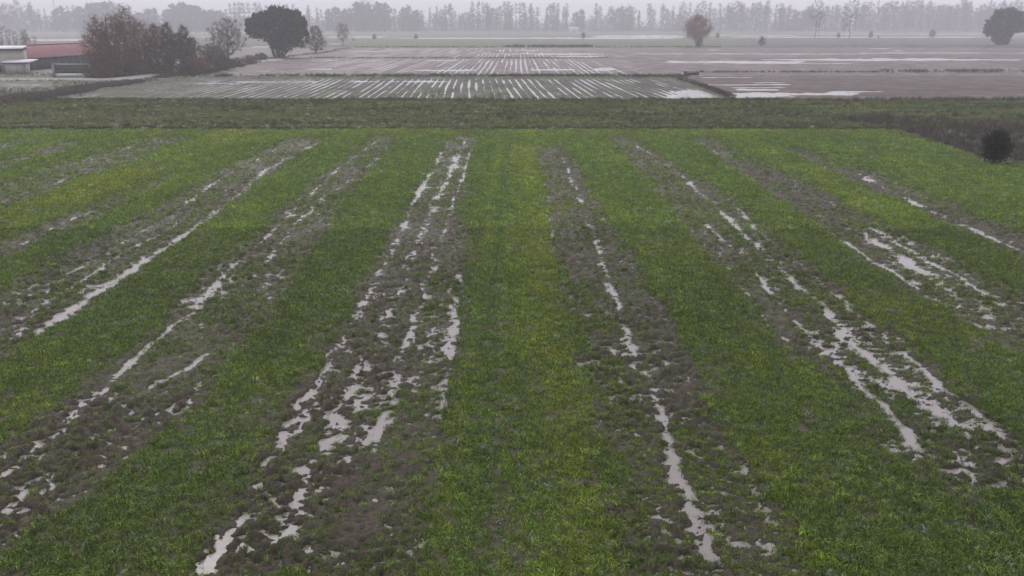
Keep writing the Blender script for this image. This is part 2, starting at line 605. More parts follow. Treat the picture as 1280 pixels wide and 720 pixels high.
# ------------------------------------------------------------------ flooded arable fields beyond the meadow
BANDS_NEAR = [  # sheets of standing water: (px0, px1, py, half height in py, depth)
    (860, 1000, 106.0, .8, .16), (880, 950, 97.0, .7, .16), (790, 850, 97.2, .6, .14), (905, 985, 109.5, .8, .16), (915, 975, 112.5, 1.5, .2), (880, 1000, 119.5, 3.2, .25), (960, 1085, 117.0, 2.2, .2),
    (1030, 1110, 114.5, 1.0, .16), (1090, 1280, 113.5, .5, .08), (940, 985, 103.5, .6, .14), (835, 905, 121, 3.0, .10), (850, 880, 115, 2.0, .06),
    (0, 62, 106.5, 1.1, .2), (0, 38, 109, .9, .18), (0, 20, 119, .8, .12),
    (222, 300, 104.5, 1.1, .09), (290, 400, 102.2, 1.3, .09), (415, 560, 102, .9, .06),
]
WF_Y1 = ground(640, 95.5).y


def row_fields(X, Y, vpx, spacing, seed):
    zc = Y * CP + CAM_H * SP
    u = X - (vpx - 640.0) / FPX * zc
    u = u + (fbm(X / 9, Y / 30, 2, seed) - .5) * 0.5
    ph = u / spacing - np.floor(u / spacing) - .5
    return 1 - np.exp(-(ph / .135) ** 2), u


def bands(px, py, lst, X, Y, wob=0.8):
    d = np.zeros_like(px)
    n = (fbm(X / 5, Y / 14, 4, 500) - .5)
    n2 = (fbm(X / 3, Y / 9, 4, 520, .7) - .5)
    for x0, x1, yy, hh, dp in lst:
        wd = max(12.0, .28 * (x1 - x0))
        end = (np.maximum(0, x0 + wd - px) / wd) ** 2 + (np.maximum(0, px - x1 + wd) / wd) ** 2
        pr = 1.25 - ((py + n * hh * 1.6 - yy) / hh) ** 2 - end * 1.1 + n2 * 2.2
        d = np.maximum(d, np.clip(pr, 0, 1) * dp)
    return d


HEDGE = np.array([(0, 129), (60, 119), (110, 111), (160, 104), (205, 97), (240, 94)], float)
DYKE = np.array([(95, 832), (99, 848), (104, 862), (110, 880), (116, 896), (124, 916)], float)


def wet_h(X, Y):
    px, py = project(X, Y)
    ridge, u = row_fields(X, Y, 592, 0.95, 600)
    n = fbm(X / 0.7, Y / 1.1, 3, 610)
    big = fbm(X / 9, Y / 16, 3, 620)
    vary = vnoise(np.floor(u / .95) * 3.7, Y / 9.0, 630)
    bx = np.interp(py, DYKE[:, 0], DYKE[:, 1])
    hx = np.interp(py, HEDGE[::-1, 1], HEDGE[::-1, 0])
    rows = (1 - ss(-12, -4, px - bx)) * ss(6, 40, px - hx)
    edge = 1 - ss(.75, 1.0, np.abs((py - 111) / 14.5))
    wet = 0.060 * ss(.15, .8, vary) * (0.6 + .8 * big) * edge + 0.012 * ss(.5, .7, big) + .022 * (1 - ss(380, 470, px))
    wet = wet + .11 * ss(800, 850, px) * ss(110, 116, py)
    h = 0.045 + (n - .5) * 0.06 + rows * ((ridge - .6) * 0.075 - wet * .62) + (1 - rows) * 0.04
    dyke = np.exp(-((px - bx) / 3.2) ** 2)
    h = h + 0.30 * dyke * (0.6 + .8 * big)
    verge = ss(98.5, 96.5, py) * ss(200, 230, px) * (1 - ss(800, 860, px))
    h = h - .05 * ss(.52, .68, fbm(X / 6, Y / 14, 4, 655, .7)) * (1 - rows) * ss(6, 14, px - bx) * (1 - ss(1010, 1120, px))
    h = h + 0.10 * verge - bands(px, py, BANDS_NEAR, X, Y) * (1 - dyke)
    return h, px, py, rows, dyke, verge, bx, hx, ridge


X, Y, F = fan_grid(MEADOW_Y1 - 0.02, WF_Y1, 120, 1050, lambda y: 0.62 * y + 6.0)
h, px, py, rows, dyke, verge, bx, hx, ridge = wet_h(X, Y)
dark = np.array([.048, .043, .033])
grn = np.array([.052, .066, .022])
brn = np.array([.090, .065, .058])
g1 = (ss(.42, .62, fbm(X / 3.5, Y / 5, 4, 640)) * .85)[:, None]
e = dark * (1 - g1) + grn * g1
rt = ss(4, 14, px - bx)[:, None]
e = e * (1 - rt) + brn * (0.45 + 1.0 * fbm(X / 5, Y / 9, 4, 650, .7)[:, None]) * rt
gd = np.clip(dyke + verge, 0, 1)[:, None]
e = e * (1 - gd) + np.array([.055, .060, .032]) * gd
lf = (1 - ss(-20, 0, px - hx))[:, None]
e = e * (1 - lf) + np.array([.095, .095, .058]) * lf
ground_object('waterlogged_field', X, Y, h, F, e, M_FAR)

BANDS_MID = [
    (660, 756, 67.6, .7, .2), (690, 756, 70.8, .9, .12), (600, 690, 67.3, .5, .12), (660, 722, 87.2, .9, .15), (738, 768, 86.5, 1.8, .16), (515, 600, 88.0, .9, .10),
    (535, 575, 75.6, .4, .14), (385, 425, 75.2, .5, .14), (270, 330, 94.2, .6, .14), (310, 350, 89.5, .7, .06), (355, 420, 86.5, 1.0, .08),
    (822, 1010, 77.6, 1.5, .22), (960, 1290, 74.6, 1.6, .24), (900, 1080, 79.2, .6, .14), (780, 1105, 67.4, .5, .18), (1070, 1290, 66.3, .5, .2), (1085, 1115, 60.8, .5, .2), (1112, 1135, 63.5, .6, .16),
    (870, 900, 62.5, .4, .12), (1225, 1280, 86.3, .5, .16), (1150, 1190, 86.8, .3, .10), (780, 850, 92.2, .5, .10), (840, 870, 92.0, .4, .14),
    (425, 480, 64.2, .4, .10), (610, 700, 62.8, .3, .08),
]
MID_Y1 = ground(640, 59.5).y
LEFT_EDGE = np.array([(95, 225), (84, 300), (74, 336), (70, 372), (66, 410), (60, 440)], float)


def mid_h(X, Y):
    px, py = project(X, Y)
    vpx = 648
    ridge, u = row_fields(X, Y, vpx, 1.0, 700)
    n = fbm(X / 1.3, Y / 2.5, 3, 710)
    big = fbm(X / 18, Y / 30, 3, 720)
    vary = vnoise(np.floor(u) * 5.3, Y / 24.0, 730)
    lx = np.interp(py, LEFT_EDGE[::-1, 0], LEFT_EDGE[::-1, 1])
    inf = ss(0, 16, px - lx)
    rows = inf * (1 - 0.35 * ss(770, 860, px))
    ditch = np.exp(-((py - 73.2) / .5) ** 2)
    wet = (0.085 * ss(.10, .75, vary) * (.55 + .75 * big)) * (1 - .35 * ss(640, 860, px)) * (1 - .35 * (1 - ss(330, 520, px)))
    h = 0.045 + (n - .5) * 0.055 + rows * ((ridge - .6) * 0.075 - wet * .66) + .06 * (1 - rows) + .12 * ditch * inf
    h = h - bands(px, py, BANDS_MID, X, Y) * np.maximum(inf, .0)
    return h, px, py, inf, ditch, ridge


X, Y, F = fan_grid(WF_Y1 - .05, MID_Y1, 190, 1050, lambda y: 0.60 * y + 8.0)
h, px, py, inf, ditch, ridge = mid_h(X, Y)
e = np.array([.104, .076, .072]) * (0.40 + 1.15 * fbm(X / 7, Y / 16, 4, 740, .7)[:, None])
dr = ss(860, 960, px)[:, None] * ss(89, 92, py)[:, None]
e = e * (1 - dr * .1)
iv = inf[:, None]
e = e * iv + np.array([.090, .078, .066]) * (1 - iv)
e = e * (1 - .35 * ditch[:, None] * iv)
e = e * (1 - 0.12 * ridge[:, None])
ground_object('ploughed_field', X, Y, h, F, e, M_PLOUGH)

BANDS_FAR = [
    (478, 862, 47.9, .9, .3), (738, 862, 45.8, 2.2, .3), (985, 1300, 42.6, .8, .3), (880, 1005, 44.2, .7, .25), (440, 482, 46.4, 1.6, .3), (880, 1300, 46.6, .8, .3),
    (30, 110, 50.0, 1.2, .3), (246, 265, 46.5, .7, .3), (404, 442, 46.5, .9, .3), (408, 430, 55.0, .8, .2), (314, 346, 58.8, .9, .3), (640, 690, 51, .35, .1), (330, 400, 46.6, .6, .2),
    (160, 245, 47.5, .6, .2),
]
FAR_Y1 = ground(640, 39.0).y


X, Y, F = fan_grid(MID_Y1 - .1, FAR_Y1, 170, 300, lambda y: 0.60 * y + 12.0)
px, py = project(X, Y)
h = 0.10 + (fbm(X / 6, Y / 9, 3, 800) - .5) * .08 - bands(px, py, BANDS_FAR, X, Y)
gr = (ss(400, 450, px) * (1 - ss(870, 960, px)))[:, None]
e = np.array([.085, .076, .068]) * (1 - gr) + np.array([.080, .098, .048]) * gr
fr = ss(48, 46, py)[:, None]
e = e * (1 - fr) + np.array([.11, .11, .08]) * fr
ground_object('pasture', X, Y, h, F, e, M_FAR)

# water under everything, showing only where the land dips below it
me = mesh_np('standing_water', [(-640, 6, 0), (640, 6, 0), (640, FAR_Y1 - 1, 0), (-640, FAR_Y1 - 1, 0)], np.array([[0, 1, 2, 3]]), M_WATER)
tag(obj('standing_water', me), kind='structure')
# the plain that carries it all to the horizon
me = mesh_np('plain', [(-2600, -300, -.5), (2600, -300, -.5), (2600, FAR_Y1, -.5), (-2600, FAR_Y1, -.5), (2600, FAR_Y1 + 60, .05), (-2600, FAR_Y1 + 60, .05), (2600, 2900, .05), (-2600, 2900, .05)],
             np.array([[0, 1, 2, 3], [3, 2, 4, 5], [5, 4, 6, 7]]), None)
at_ = me.attributes.new('earth', 'FLOAT_COLOR', 'POINT')
at_.data.foreach_set('color', np.tile([.10, .095, .075, 1], 8).astype(np.float32))
me.materials.append(M_FAR)
tag(obj('plain', me), kind='structure')

# gravel track past the farm
tr = [(-40, 98.6), (40, 98.6), (90, 98.3), (126, 99.2), (140, 99.0), (172, 95.6), (208, 91.0), (235, 88.5), (270, 83.5), (305, 77.5), (345, 73.8)]
pts = [ground(a, b, .22) for a, b in tr]
tv, tf = [], []
for i, p in enumerate(pts):
    d = (pts[min(i + 1, len(pts) - 1)] - pts[max(i - 1, 0)]).normalized()
    n_ = Vector((-d.y, d.x, 0)) * 1.7
    c_ = .04
    tv += [p - n_ * 1.15 - Vector((0, 0, .18)), p - n_, p + Vector((0, 0, c_)), p + n_, p + n_ * 1.15 - Vector((0, 0, .18))]
    if i:
        b0 = (i - 1) * 5
        tf += [(b0 + k, b0 + k + 1, b0 + k + 6, b0 + k + 5) for k in range(4)]
tag(obj('gravel_track', mesh_np('gravel_track', [tuple(v) for v in tv], np.array(tf), M_GRAVEL, True)), kind='structure')

# ------------------------------------------------------------------ plants scattered as ground cover
def blade_mesh(name, rng, n, hgt, wid, rad, lean, segs, material, straight=0.0):
    V, T = [], []
    for i in range(n):
        a = rng.uniform(0, 2 * math.pi)
        r = rad * math.sqrt(rng.uniform())
        bx, by = r * math.cos(a), r * math.sin(a)
        d = rng.uniform(0, 2 * math.pi)
        L = hgt * rng.uniform(.6, 1.15)
        ln = lean * rng.uniform(.2, 1.3)
        wv = rng.uniform(0, 2 * math.pi)
        wx, wy = math.cos(wv) * wid * .5, math.sin(wv) * wid * .5
        pts = []
        for k in range(segs + 1):
            t = k / segs
            bend = ln * (t ** 1.7)
            x = bx + math.cos(d) * bend * L
            y = by + math.sin(d) * bend * L
            z = L * (t - .55 * ln * t ** 2.6) - .02
            pts.append((x, y, z))
        b0 = len(V)
        for k, p in enumerate(pts[:-1]):
            f = 1 - .45 * k / segs
            V.append((p[0] - wx * f, p[1] - wy * f, p[2]))
            V.append((p[0] + wx * f, p[1] + wy * f, p[2]))
        V.append(pts[-1])
        for k in range(segs - 1):
            q = b0 + 2 * k
            T += [(q, q + 1, q + 3), (q, q + 3, q + 2)]
        q = b0 + 2 * (segs - 1)
        T.append((q, q + 1, q + 2))
    return mesh_np(name, V, np.array(T), material)


def plant_collection(name, meshes):
    c = bpy.data.collections.new(name)
    for i, me in enumerate(meshes):
        c.objects.link(bpy.data.objects.new('%s_%02d' % (name, i), me))
    return c


def scatter(name, coll, nvar, P, scl, tint, tone, rng, label, cat, tilt=.12):
    n = len(P)
    me = bpy.data.meshes.new(name)
    me.vertices.add(n)
    me.vertices.foreach_set('co', np.asarray(P, np.float32).ravel())
    rot = np.zeros((n, 3), np.float32)
    rot[:, 2] = rng.uniform(0, 2 * math.pi, n)
    rot[:, :2] = rng.normal(0, tilt, (n, 2))
    me.attributes.new('turn', 'FLOAT_VECTOR', 'POINT').data.foreach_set('vector', rot.ravel())
    me.attributes.new('size', 'FLOAT', 'POINT').data.foreach_set('value', np.asarray(scl, np.float32))
    me.attributes.new('tint', 'FLOAT', 'POINT').data.foreach_set('value', np.asarray(tint, np.float32))
    me.attributes.new('plant_tone', 'FLOAT', 'POINT').data.foreach_set('value', np.asarray(tone, np.float32))
    me.attributes.new('sort', 'INT', 'POINT').data.foreach_set('value', rng.integers(0, nvar, n).astype(np.int32))
    o = obj(name, me)
    tag(o, label, cat, None, 'stuff')
    g = bpy.data.node_groups.new(name, 'GeometryNodeTree')
    g.interface.new_socket('Geometry', in_out='INPUT', socket_type='NodeSocketGeometry')
    g.interface.new_socket('Geometry', in_out='OUTPUT', socket_type='NodeSocketGeometry')
    gi = g.nodes.new('NodeGroupInput')
    go = g.nodes.new('NodeGroupOutput')
    ci = g.nodes.new('GeometryNodeCollectionInfo')
    ci.inputs['Collection'].default_value = coll
    ci.inputs['Separate Children'].default_value = True
    ci.inputs['Reset Children'].default_value = True
    ip = g.nodes.new('GeometryNodeInstanceOnPoints')
    ip.inputs['Pick Instance'].default_value = True

    def na(nm, dt):
        a = g.nodes.new('GeometryNodeInputNamedAttribute')
        a.data_type = dt
        a.inputs[0].default_value = nm
        return a.outputs[0]
    g.links.new(gi.outputs[0], ip.inputs['Points'])
    g.links.new(ci.outputs[0], ip.inputs['Instance'])
    g.links.new(na('sort', 'INT'), ip.inputs['Instance Index'])
    g.links.new(na('turn', 'FLOAT_VECTOR'), ip.inputs['Rotation'])
    g.links.new(na('size', 'FLOAT'), ip.inputs['Scale'])
    g.links.new(ip.outputs[0], go.inputs[0])
    md = o.modifiers.new('plants', 'NODES')
    md.node_group = g
    return o


def sample(y0, y1, dens, halff, rng):
    ym = halff(y1)
    n = int(dens * (y1 - y0) * 2 * ym)
    X = rng.uniform(-ym, ym, n)
    Y = rng.uniform(y0, y1, n)
    k = np.abs(X) < halff(Y)
    return X[k], Y[k]


r_ = np.random.default_rng(5)
wheat_near = plant_collection('wheat_plant', [blade_mesh('wheat_plant', r_, 28, .118, .0120, .10, 1.0, 3, M_WHEAT) for _ in range(6)])
wheat_far = plant_collection('wheat_clump', [blade_mesh('wheat_clump', r_, 20, .145, .020, .12, .95, 2, M_WHEAT) for _ in range(5)])
hf = lambda y: .60 * y + 7.0
PX_, PY_, PZ_, PS_, PT_, PVv = [], [], [], [], [], []


def sow(y0, y1, dens, k_scale):
    X, Y = sample(y0, y1, dens, hf, RNG)
    X = np.round(X / .15) * .15 + RNG.normal(0, .030, len(X))        # drilled rows
    f = field(X, Y)
    pat = ss(.25, .75, fbm(X / .25, Y / .3, 2, 900))
    ok = (RNG.uniform(size=len(X)) < np.clip(f['keep'] * (.7 + .5 * pat), 0, 1)) & (f['h'] > -.028)
    # the crop stops at the bank on the right
    ok &= ~((f['px'] > 1060) & (f['py'] < np.interp(f['px'], [1060, 1120, 1180, 1235, 1290], [161, 164, 183, 203, 208])))
    X, Y = X[ok], Y[ok]
    mud = f['mud'][ok]
    tall = .78 + .5 * fbm(X / 1.6, Y / 2.6, 3, 920)
    s = k_scale * tall * RNG.uniform(.65, 1.35, len(X)) * (1 - .30 * mud) * (1 - .10 * f['tint'][ok])
    s = s * (1 + .25 * ss(560, 660, f['py'][ok]) * ss(.72, .85, f['s'][ok]))
    t = np.clip(f['tint'][ok] + .08 + RNG.normal(0, .10, len(X)) - .05 * mud, .10, 1)
    pale = RNG.uniform(size=len(X)) < .06                 # glints on wet leaves, painted as a pale blue-green tint
    t = np.where(pale, 0, t)
    v = np.clip(RNG.lognormal(-.04, .30, len(X)), .3, 2.2) * np.where(pale, 1.25, 1.0) * (0.82 + .36 * fbm(X / 2.4, Y / 4.0, 3, 940))
    v = v * 1.08 * (1 + .10 * ((f['s'][ok] > -.17) & (f['s'][ok] < .19)))      # the central strip was sown best
    return np.stack([X, Y, f['h'][ok] - .01], 1), s, t, v


a = sow(9.5, 24, 140, 1.0)
b = sow(24, 36, 110, 1.1)
P = np.concatenate([a[0], b[0]])
scatter('wheat_crop', wheat_near, 6, P, np.concatenate([a[1], b[1]]), np.concatenate([a[2], b[2]]), np.concatenate([a[3], b[3]]), RNG,
        'young green wheat growing in broad strips across the near field', 'wheat')
a = sow(36, 50, 75, 1.08)
b = sow(50, FIELD_Y1 + .2, 50, 1.2)
P = np.concatenate([a[0], b[0]])
scatter('wheat_crop', wheat_far, 5, P, np.concatenate([a[1], b[1]]), np.concatenate([a[2], b[2]]), np.concatenate([a[3], b[3]]), RNG,
        'young green wheat strips on the farther half of the crop field', 'wheat')

# drowned, sparse sprouts between the clods of the bare strips
sprout = plant_collection('sprout', [blade_mesh('sprout', r_, 7, .075, .010, .05, .9, 2, M_WHEAT) for _ in range(5)])
SP_, SS_, ST_, SV_ = [], [], [], []
for y0, y1, dn, ks in ((9.5, 22, 120, .95), (22, 36, 85, 1.15), (36, 52, 50, 1.5), (52, FIELD_Y1, 34, 1.8)):
    X, Y = sample(y0, y1, dn, hf, RNG)
    f = field(X, Y)
    k = (f['mud'] > .25) & (f['h'] > -.01) & (RNG.uniform(size=len(X)) < (.25 + .75 * ss(.35, .62, fbm(X / .6, Y / .9, 3, 945))) * (1 - .75 * ss(.02, .06, f['dip'])))
    SP_.append(np.stack([X[k], Y[k], f['h'][k] - .005], 1))
    SS_.append(ks * RNG.uniform(.5, 1.4, k.sum()))
    ST_.append(np.clip(RNG.normal(.42, .18, k.sum()), .1, 1))
    SV_.append(np.clip(RNG.lognormal(-.28, .35, k.sum()), .3, 2))
scatter('wheat_sprouts', sprout, 5, np.concatenate(SP_), np.concatenate(SS_), np.concatenate(ST_), np.concatenate(SV_), RNG,
        'thin drowned wheat sprouts among clods and puddles of the bare strips', 'sprouts')

# meadow grass
mgrass = plant_collection('meadow_tuft', [blade_mesh('meadow_tuft', r_, 16, .22, .024, .22, .8, 2, M_MEADOW) for _ in range(5)])
X, Y = sample(FIELD_Y1 - .1, MEADOW_Y1 + 3, 15, lambda y: .60 * y + 3, RNG)
h, px, py = meadow_h(X, Y)
wav = (fbm(X / 3, Y / 3, 2, 960) - .5) * 4
hx = np.interp(py, HEDGE[::-1, 1], HEDGE[::-1, 0])
ok = (py > 124.6 + wav * .4) & (px > hx - 10)
X, Y, h, px, py = X[ok], Y[ok], h[ok], px[ok], py[ok]
t = .36 + 1.5 * (fbm(X / 5, Y / 2.0, 3, 970) - .5) + RNG.normal(0, .1, len(X))
t = t + .35 * np.exp(-((px - 165) / 90) ** 2 - ((py - 148) / 7) ** 2)
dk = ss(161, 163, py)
v = RNG.uniform(.7, 1.25, len(X)) * (1 - .55 * ss(158.5, 162, py)) * (.8 + .4 * fbm(X / 7, Y / 2.5, 3, 975))  # grass colour darkened in a thin line along the crop edge
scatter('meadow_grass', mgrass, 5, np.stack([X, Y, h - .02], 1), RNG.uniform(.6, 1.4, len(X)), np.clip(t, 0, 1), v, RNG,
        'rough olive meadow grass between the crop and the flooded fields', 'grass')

# dry weeds: standing in the meadow, on the bank at the right, along hedge, dyke and ditches
weeds = plant_collection('dry_weed', [blade_mesh('dry_weed', r_, 22, .55, .022, .20, .55, 2, M_DRY) for _ in range(5)])


def in_poly(px, py, poly):
    poly = np.array(poly, float)
    c = np.zeros(len(px), bool)
    j = len(poly) - 1
    for i in range(len(poly)):
        xi, yi = poly[i]
        xj, yj = poly[j]
        c ^= ((yi > py) != (yj > py)) & (px < (xj - xi) * (py - yi) / (yj - yi + 1e-9) + xi)
        j = i
    return c


WP, WS, WT, WV = [], [], [], []


def put(X, Y, Z, s, t, v=(.75, 1.25)):
    n = len(X)
    WP.append(np.stack([X, Y, Z], 1))
    WS.append(RNG.uniform(s[0], s[1], n))
    WT.append(np.clip(RNG.normal(t, .15, n), 0, 1))
    WV.append(RNG.uniform(v[0], v[1], n))


# scattered dark weeds in the meadow
X, Y = sample(FIELD_Y1 + 2, MEADOW_Y1 + 1, .55, lambda y: .60 * y + 3, RNG)
h, px, py = meadow_h(X, Y)
ok = (RNG.uniform(size=len(X)) < ss(.35, .65, fbm(X / 8, Y / 5, 3, 980)) * .8 + .12) & (py > 126)
put(X[ok], Y[ok], h[ok], (.5, 1.1), .35, (.5, .9))
# fringe along the far edge of the meadow
X = RNG.uniform(-66, 68, 900)
Y = np.full(900, MEADOW_Y1) + RNG.normal(-.5, .7, 900)
px, py = project(X, Y)
ok = RNG.uniform(size=900) < .25 + .6 * ss(980, 1150, px)
put(X[ok], Y[ok], np.full(ok.sum(), .1), (.5, 1.25), .6, (.6, 1.0))
# bank with dead brambles on the right
BANK = [(1040, 150), (1075, 147), (1150, 151), (1290, 158), (1330, 212), (1250, 203), (1215, 195), (1180, 182), (1130, 166), (1085, 160)]
X = RNG.uniform(24, 52, 26000)
Y = RNG.uniform(44, 90, 26000)
px, py = project(X, Y)
n = (fbm(X / 1.5, Y / 2.0, 3, 990) - .5)
ok = in_poly(px + n * 90, py + n * 30, BANK) & (RNG.uniform(size=len(X)) < .10 + .62 * ss(.35, .7, fbm(X / 1.6, Y / 2.2, 3, 995)))
put(X[ok], Y[ok], np.full(ok.sum(), .08), (.3, 1.15), .5, (.55, 1.35))
ok = in_poly(px, py, [(1040, 150), (1290, 150), (1400, 225), (1250, 208), (1180, 185), (1100, 163)]) & (RNG.uniform(size=len(X)) < .35)
put(X[ok], Y[ok], np.full(ok.sum(), .08), (.2, .6), .95, (.7, 1.4))
# overgrown ditch that comes in from the left
yy = RNG.uniform(95.5, 131, 9000)
xx = np.interp(yy, HEDGE[::-1, 1], HEDGE[::-1, 0]) + RNG.normal(0, 1, 9000) * (4 + (yy - 95) * .45)
g_ = [ground(a_, b_) for a_, b_ in zip(xx, yy)]
GX, GY = np.array([q.x for q in g_]), np.array([q.y for q in g_])
ok = xx > -60
ok &= fbm(GX / 2.5, GY / 4, 3, 997) > RNG.uniform(.3, .75, 9000)
put(GX[ok], GY[ok], np.full(ok.sum(), .1), (.3, 1.0), .55, (.7, 1.5))
# dyke between the furrowed field and the brown one
yy = RNG.uniform(96, 123.5, 900)
xx = np.interp(yy, DYKE[:, 0], DYKE[:, 1]) + RNG.normal(0, 2.6, 900)
g_ = [ground(a_, b_) for a_, b_ in zip(xx, yy)]
put(np.array([q.x for q in g_]), np.array([q.y for q in g_]), np.full(900, .22), (.3, .9), .6, (.6, 1.1))
# grassy baulk behind the furrowed field and ditch lines farther out
def line(px0, px1, py0, sd, n, s, t, v=(.6, 1.1)):
    xx = RNG.uniform(px0, px1, n)
    yy = py0 + RNG.normal(0, sd, n)
    kk = vnoise(xx / 14, xx * 0, 1001) > RNG.uniform(.0, .75, n)
    g_ = [ground(a_, b_) for a_, b_ in zip(xx[kk], yy[kk])]
    put(np.array([q.x for q in g_]), np.array([q.y for q in g_]), np.full(len(g_), .12), s, t, v)


line(215, 860, 96.2, .55, 2600, (.4, .9), .85)
line(230, 860, 94.7, .35, 900, (.4, 1.0), .5)
line(870, 1290, 91.0, .35, 800, (.3, .9), .55, (.8, 1.3))
line(1100, 1290, 89.0, .35, 500, (.3, .9), .75, (.8, 1.3))
line(380, 760, 73.1, .2, 900, (.4, .9), .4)
line(430, 900, 59.2, .25, 900, (.5, 1.3), .4)
line(630, 740, 59.0, .25, 260, (1.4, 2.6), .4)
line(900, 1290, 58.3, .2, 400, (.4, 1.0), .45)
line(620, 1290, 48.9, .12, 300, (.4, .9), .4)
# field border on the left of the ploughed land
yy = RNG.uniform(60, 95, 1100)
xx = np.interp(yy, LEFT_EDGE[::-1, 0], LEFT_EDGE[::-1, 1]) + RNG.normal(-3, 5, 1100)
g_ = [ground(a_, b_) for a_, b_ in zip(xx, yy)]
put(np.array([q.x for q in g_]), np.array([q.y for q in g_]), np.full(1100, .1), (.3, .9), .6, (.8, 1.3))
# green and brown tufts on the furrow ridges
X, Y = sample(MEADOW_Y1, WF_Y1, 3.0, lambda y: .58 * y, RNG)
h, px, py, rows, dyke, verge, bx, hx, ridge = wet_h(X, Y)
ok = (rows > .5) & (ridge > .55) & (h > .06) & (RNG.uniform(size=len(X)) < ss(.38, .65, fbm(X / 5, Y / 8, 3, 1010)))
put(X[ok], Y[ok], h[ok], (.2, .45), .85, (.7, 1.2))
# grass verge in front of the farm
xx = RNG.uniform(-60, 240, 6000)
yy = RNG.uniform(91.5, 130, 6000)
hx = np.interp(yy, HEDGE[::-1, 1], HEDGE[::-1, 0])
wet_ = ((yy > 103.5) & (yy < 111) & (xx < 66)) | ((yy > 96.8) & (yy < 100.4))
ok = (xx < hx) & ~wet_
g_ = [ground(a_, b_) for a_, b_ in zip(xx[ok], yy[ok])]
put(np.array([q.x for q in g_]), np.array([q.y for q in g_]), np.full(ok.sum(), .12), (.25, .6), .9, (.9, 1.7))
scatter('dry_weeds', weeds, 5, np.concatenate(WP), np.concatenate(WS), np.concatenate(WT), np.concatenate(WV), RNG,
        'dead brown weeds and tufts on banks, ditches and field edges', 'weeds')


# ------------------------------------------------------------------ trees
def grow(rng, height, width, clear, env, npts, trunk_r, lean=0.0, stems=1, up=.35):
    """skeleton by joining random crown points to the nearest wood; env(t)=relative radius at crown height t"""
    nodes, rad, seg0, seg1, sr0, sr1, lvl = [], [], [], [], [], [], []
    nodelvl = []
    for k in range(stems):
        az = rng.uniform(0, 2 * math.pi)
        top = height * (0.82 if stems == 1 else .6)
        off = np.array([math.cos(az), math.sin(az), 0]) * (width * .16 if stems > 1 else width * .03)
        prev = np.array([0.0, 0, 0]) + off * .12
        for i in range(1, 9):
            t = i / 8
            p = np.array([off[0] * t + lean * t * t, off[1] * t, top * t]) + rng.normal(0, .012 * height, 3) * np.array([1, 1, 0])
            r0 = trunk_r * (1 - .88 * (i - 1) / 8) * (1.35 if i == 1 else 1)
            r1 = trunk_r * (1 - .88 * t)
            seg0.append(prev); seg1.append(p); sr0.append(r0); sr1.append(r1); lvl.append(0)
            if p[2] >= clear * height * .75:
                nodes.append(p); rad.append(r1); nodelvl.append(0)
            prev = p
    pts = []
    while len(pts) < npts:
        t = rng.uniform(0, 1)
        e_ = env(t)
        if rng.uniform() > e_ ** 1.3 + .05:
            continue
        a = rng.uniform(0, 2 * math.pi)
        q = math.sqrt(rng.uniform()) * e_ * width * .5 * (0.82 + .3 * math.sin(3 * a + 9 * t) * .5 + .15 * rng.normal() * .5)
        pts.append((q * math.cos(a) + lean * (clear + (1 - clear) * t), q * math.sin(a), height * (clear + (1 - clear) * t)))
    pts = np.array(pts)
    ax = np.hypot(pts[:, 0] - lean * .5, pts[:, 1]) / width + np.linspace(0, .0, len(pts))
    order = np.argsort(ax + rng.uniform(0, .25, len(pts)))
    ends, dirs = [], []
    for j in order:
        p = pts[j]
        N = np.array(nodes)
        d = N - p
        cost = np.sum(d * d, 1) * (1 + 2.2 * np.clip(d[:, 2] / (np.abs(d[:, 2]) + np.hypot(d[:, 0], d[:, 1]) + 1e-6) + up, 0, 2))
        k = int(np.argmin(cost))
        a0 = N[k]
        r0 = max(rad[k] * .72, trunk_r * .045)
        L = np.linalg.norm(p - a0)
        mid = a0 * .5 + p * .5 + np.array([0, 0, -.06 * L]) + rng.normal(0, .07 * L, 3)
        lv = min(nodelvl[k] + 1, 3)
        r1 = max(r0 * .75, trunk_r * .03)
        r2 = max(r0 * .5, trunk_r * .02)
        seg0 += [a0, mid]; seg1 += [mid, p]; sr0 += [r0, r1]; sr1 += [r1, r2]; lvl += [lv, lv]
        nodes += [mid, p]; rad += [r1, r2]; nodelvl += [lv, lv]
        ends.append(p)
        dirs.append((p - mid) / (np.linalg.norm(p - mid) + 1e-6))
    return (np.array(seg0), np.array(seg1), np.array(sr0), np.array(sr1), np.array(lvl), np.array(ends), np.array(dirs))


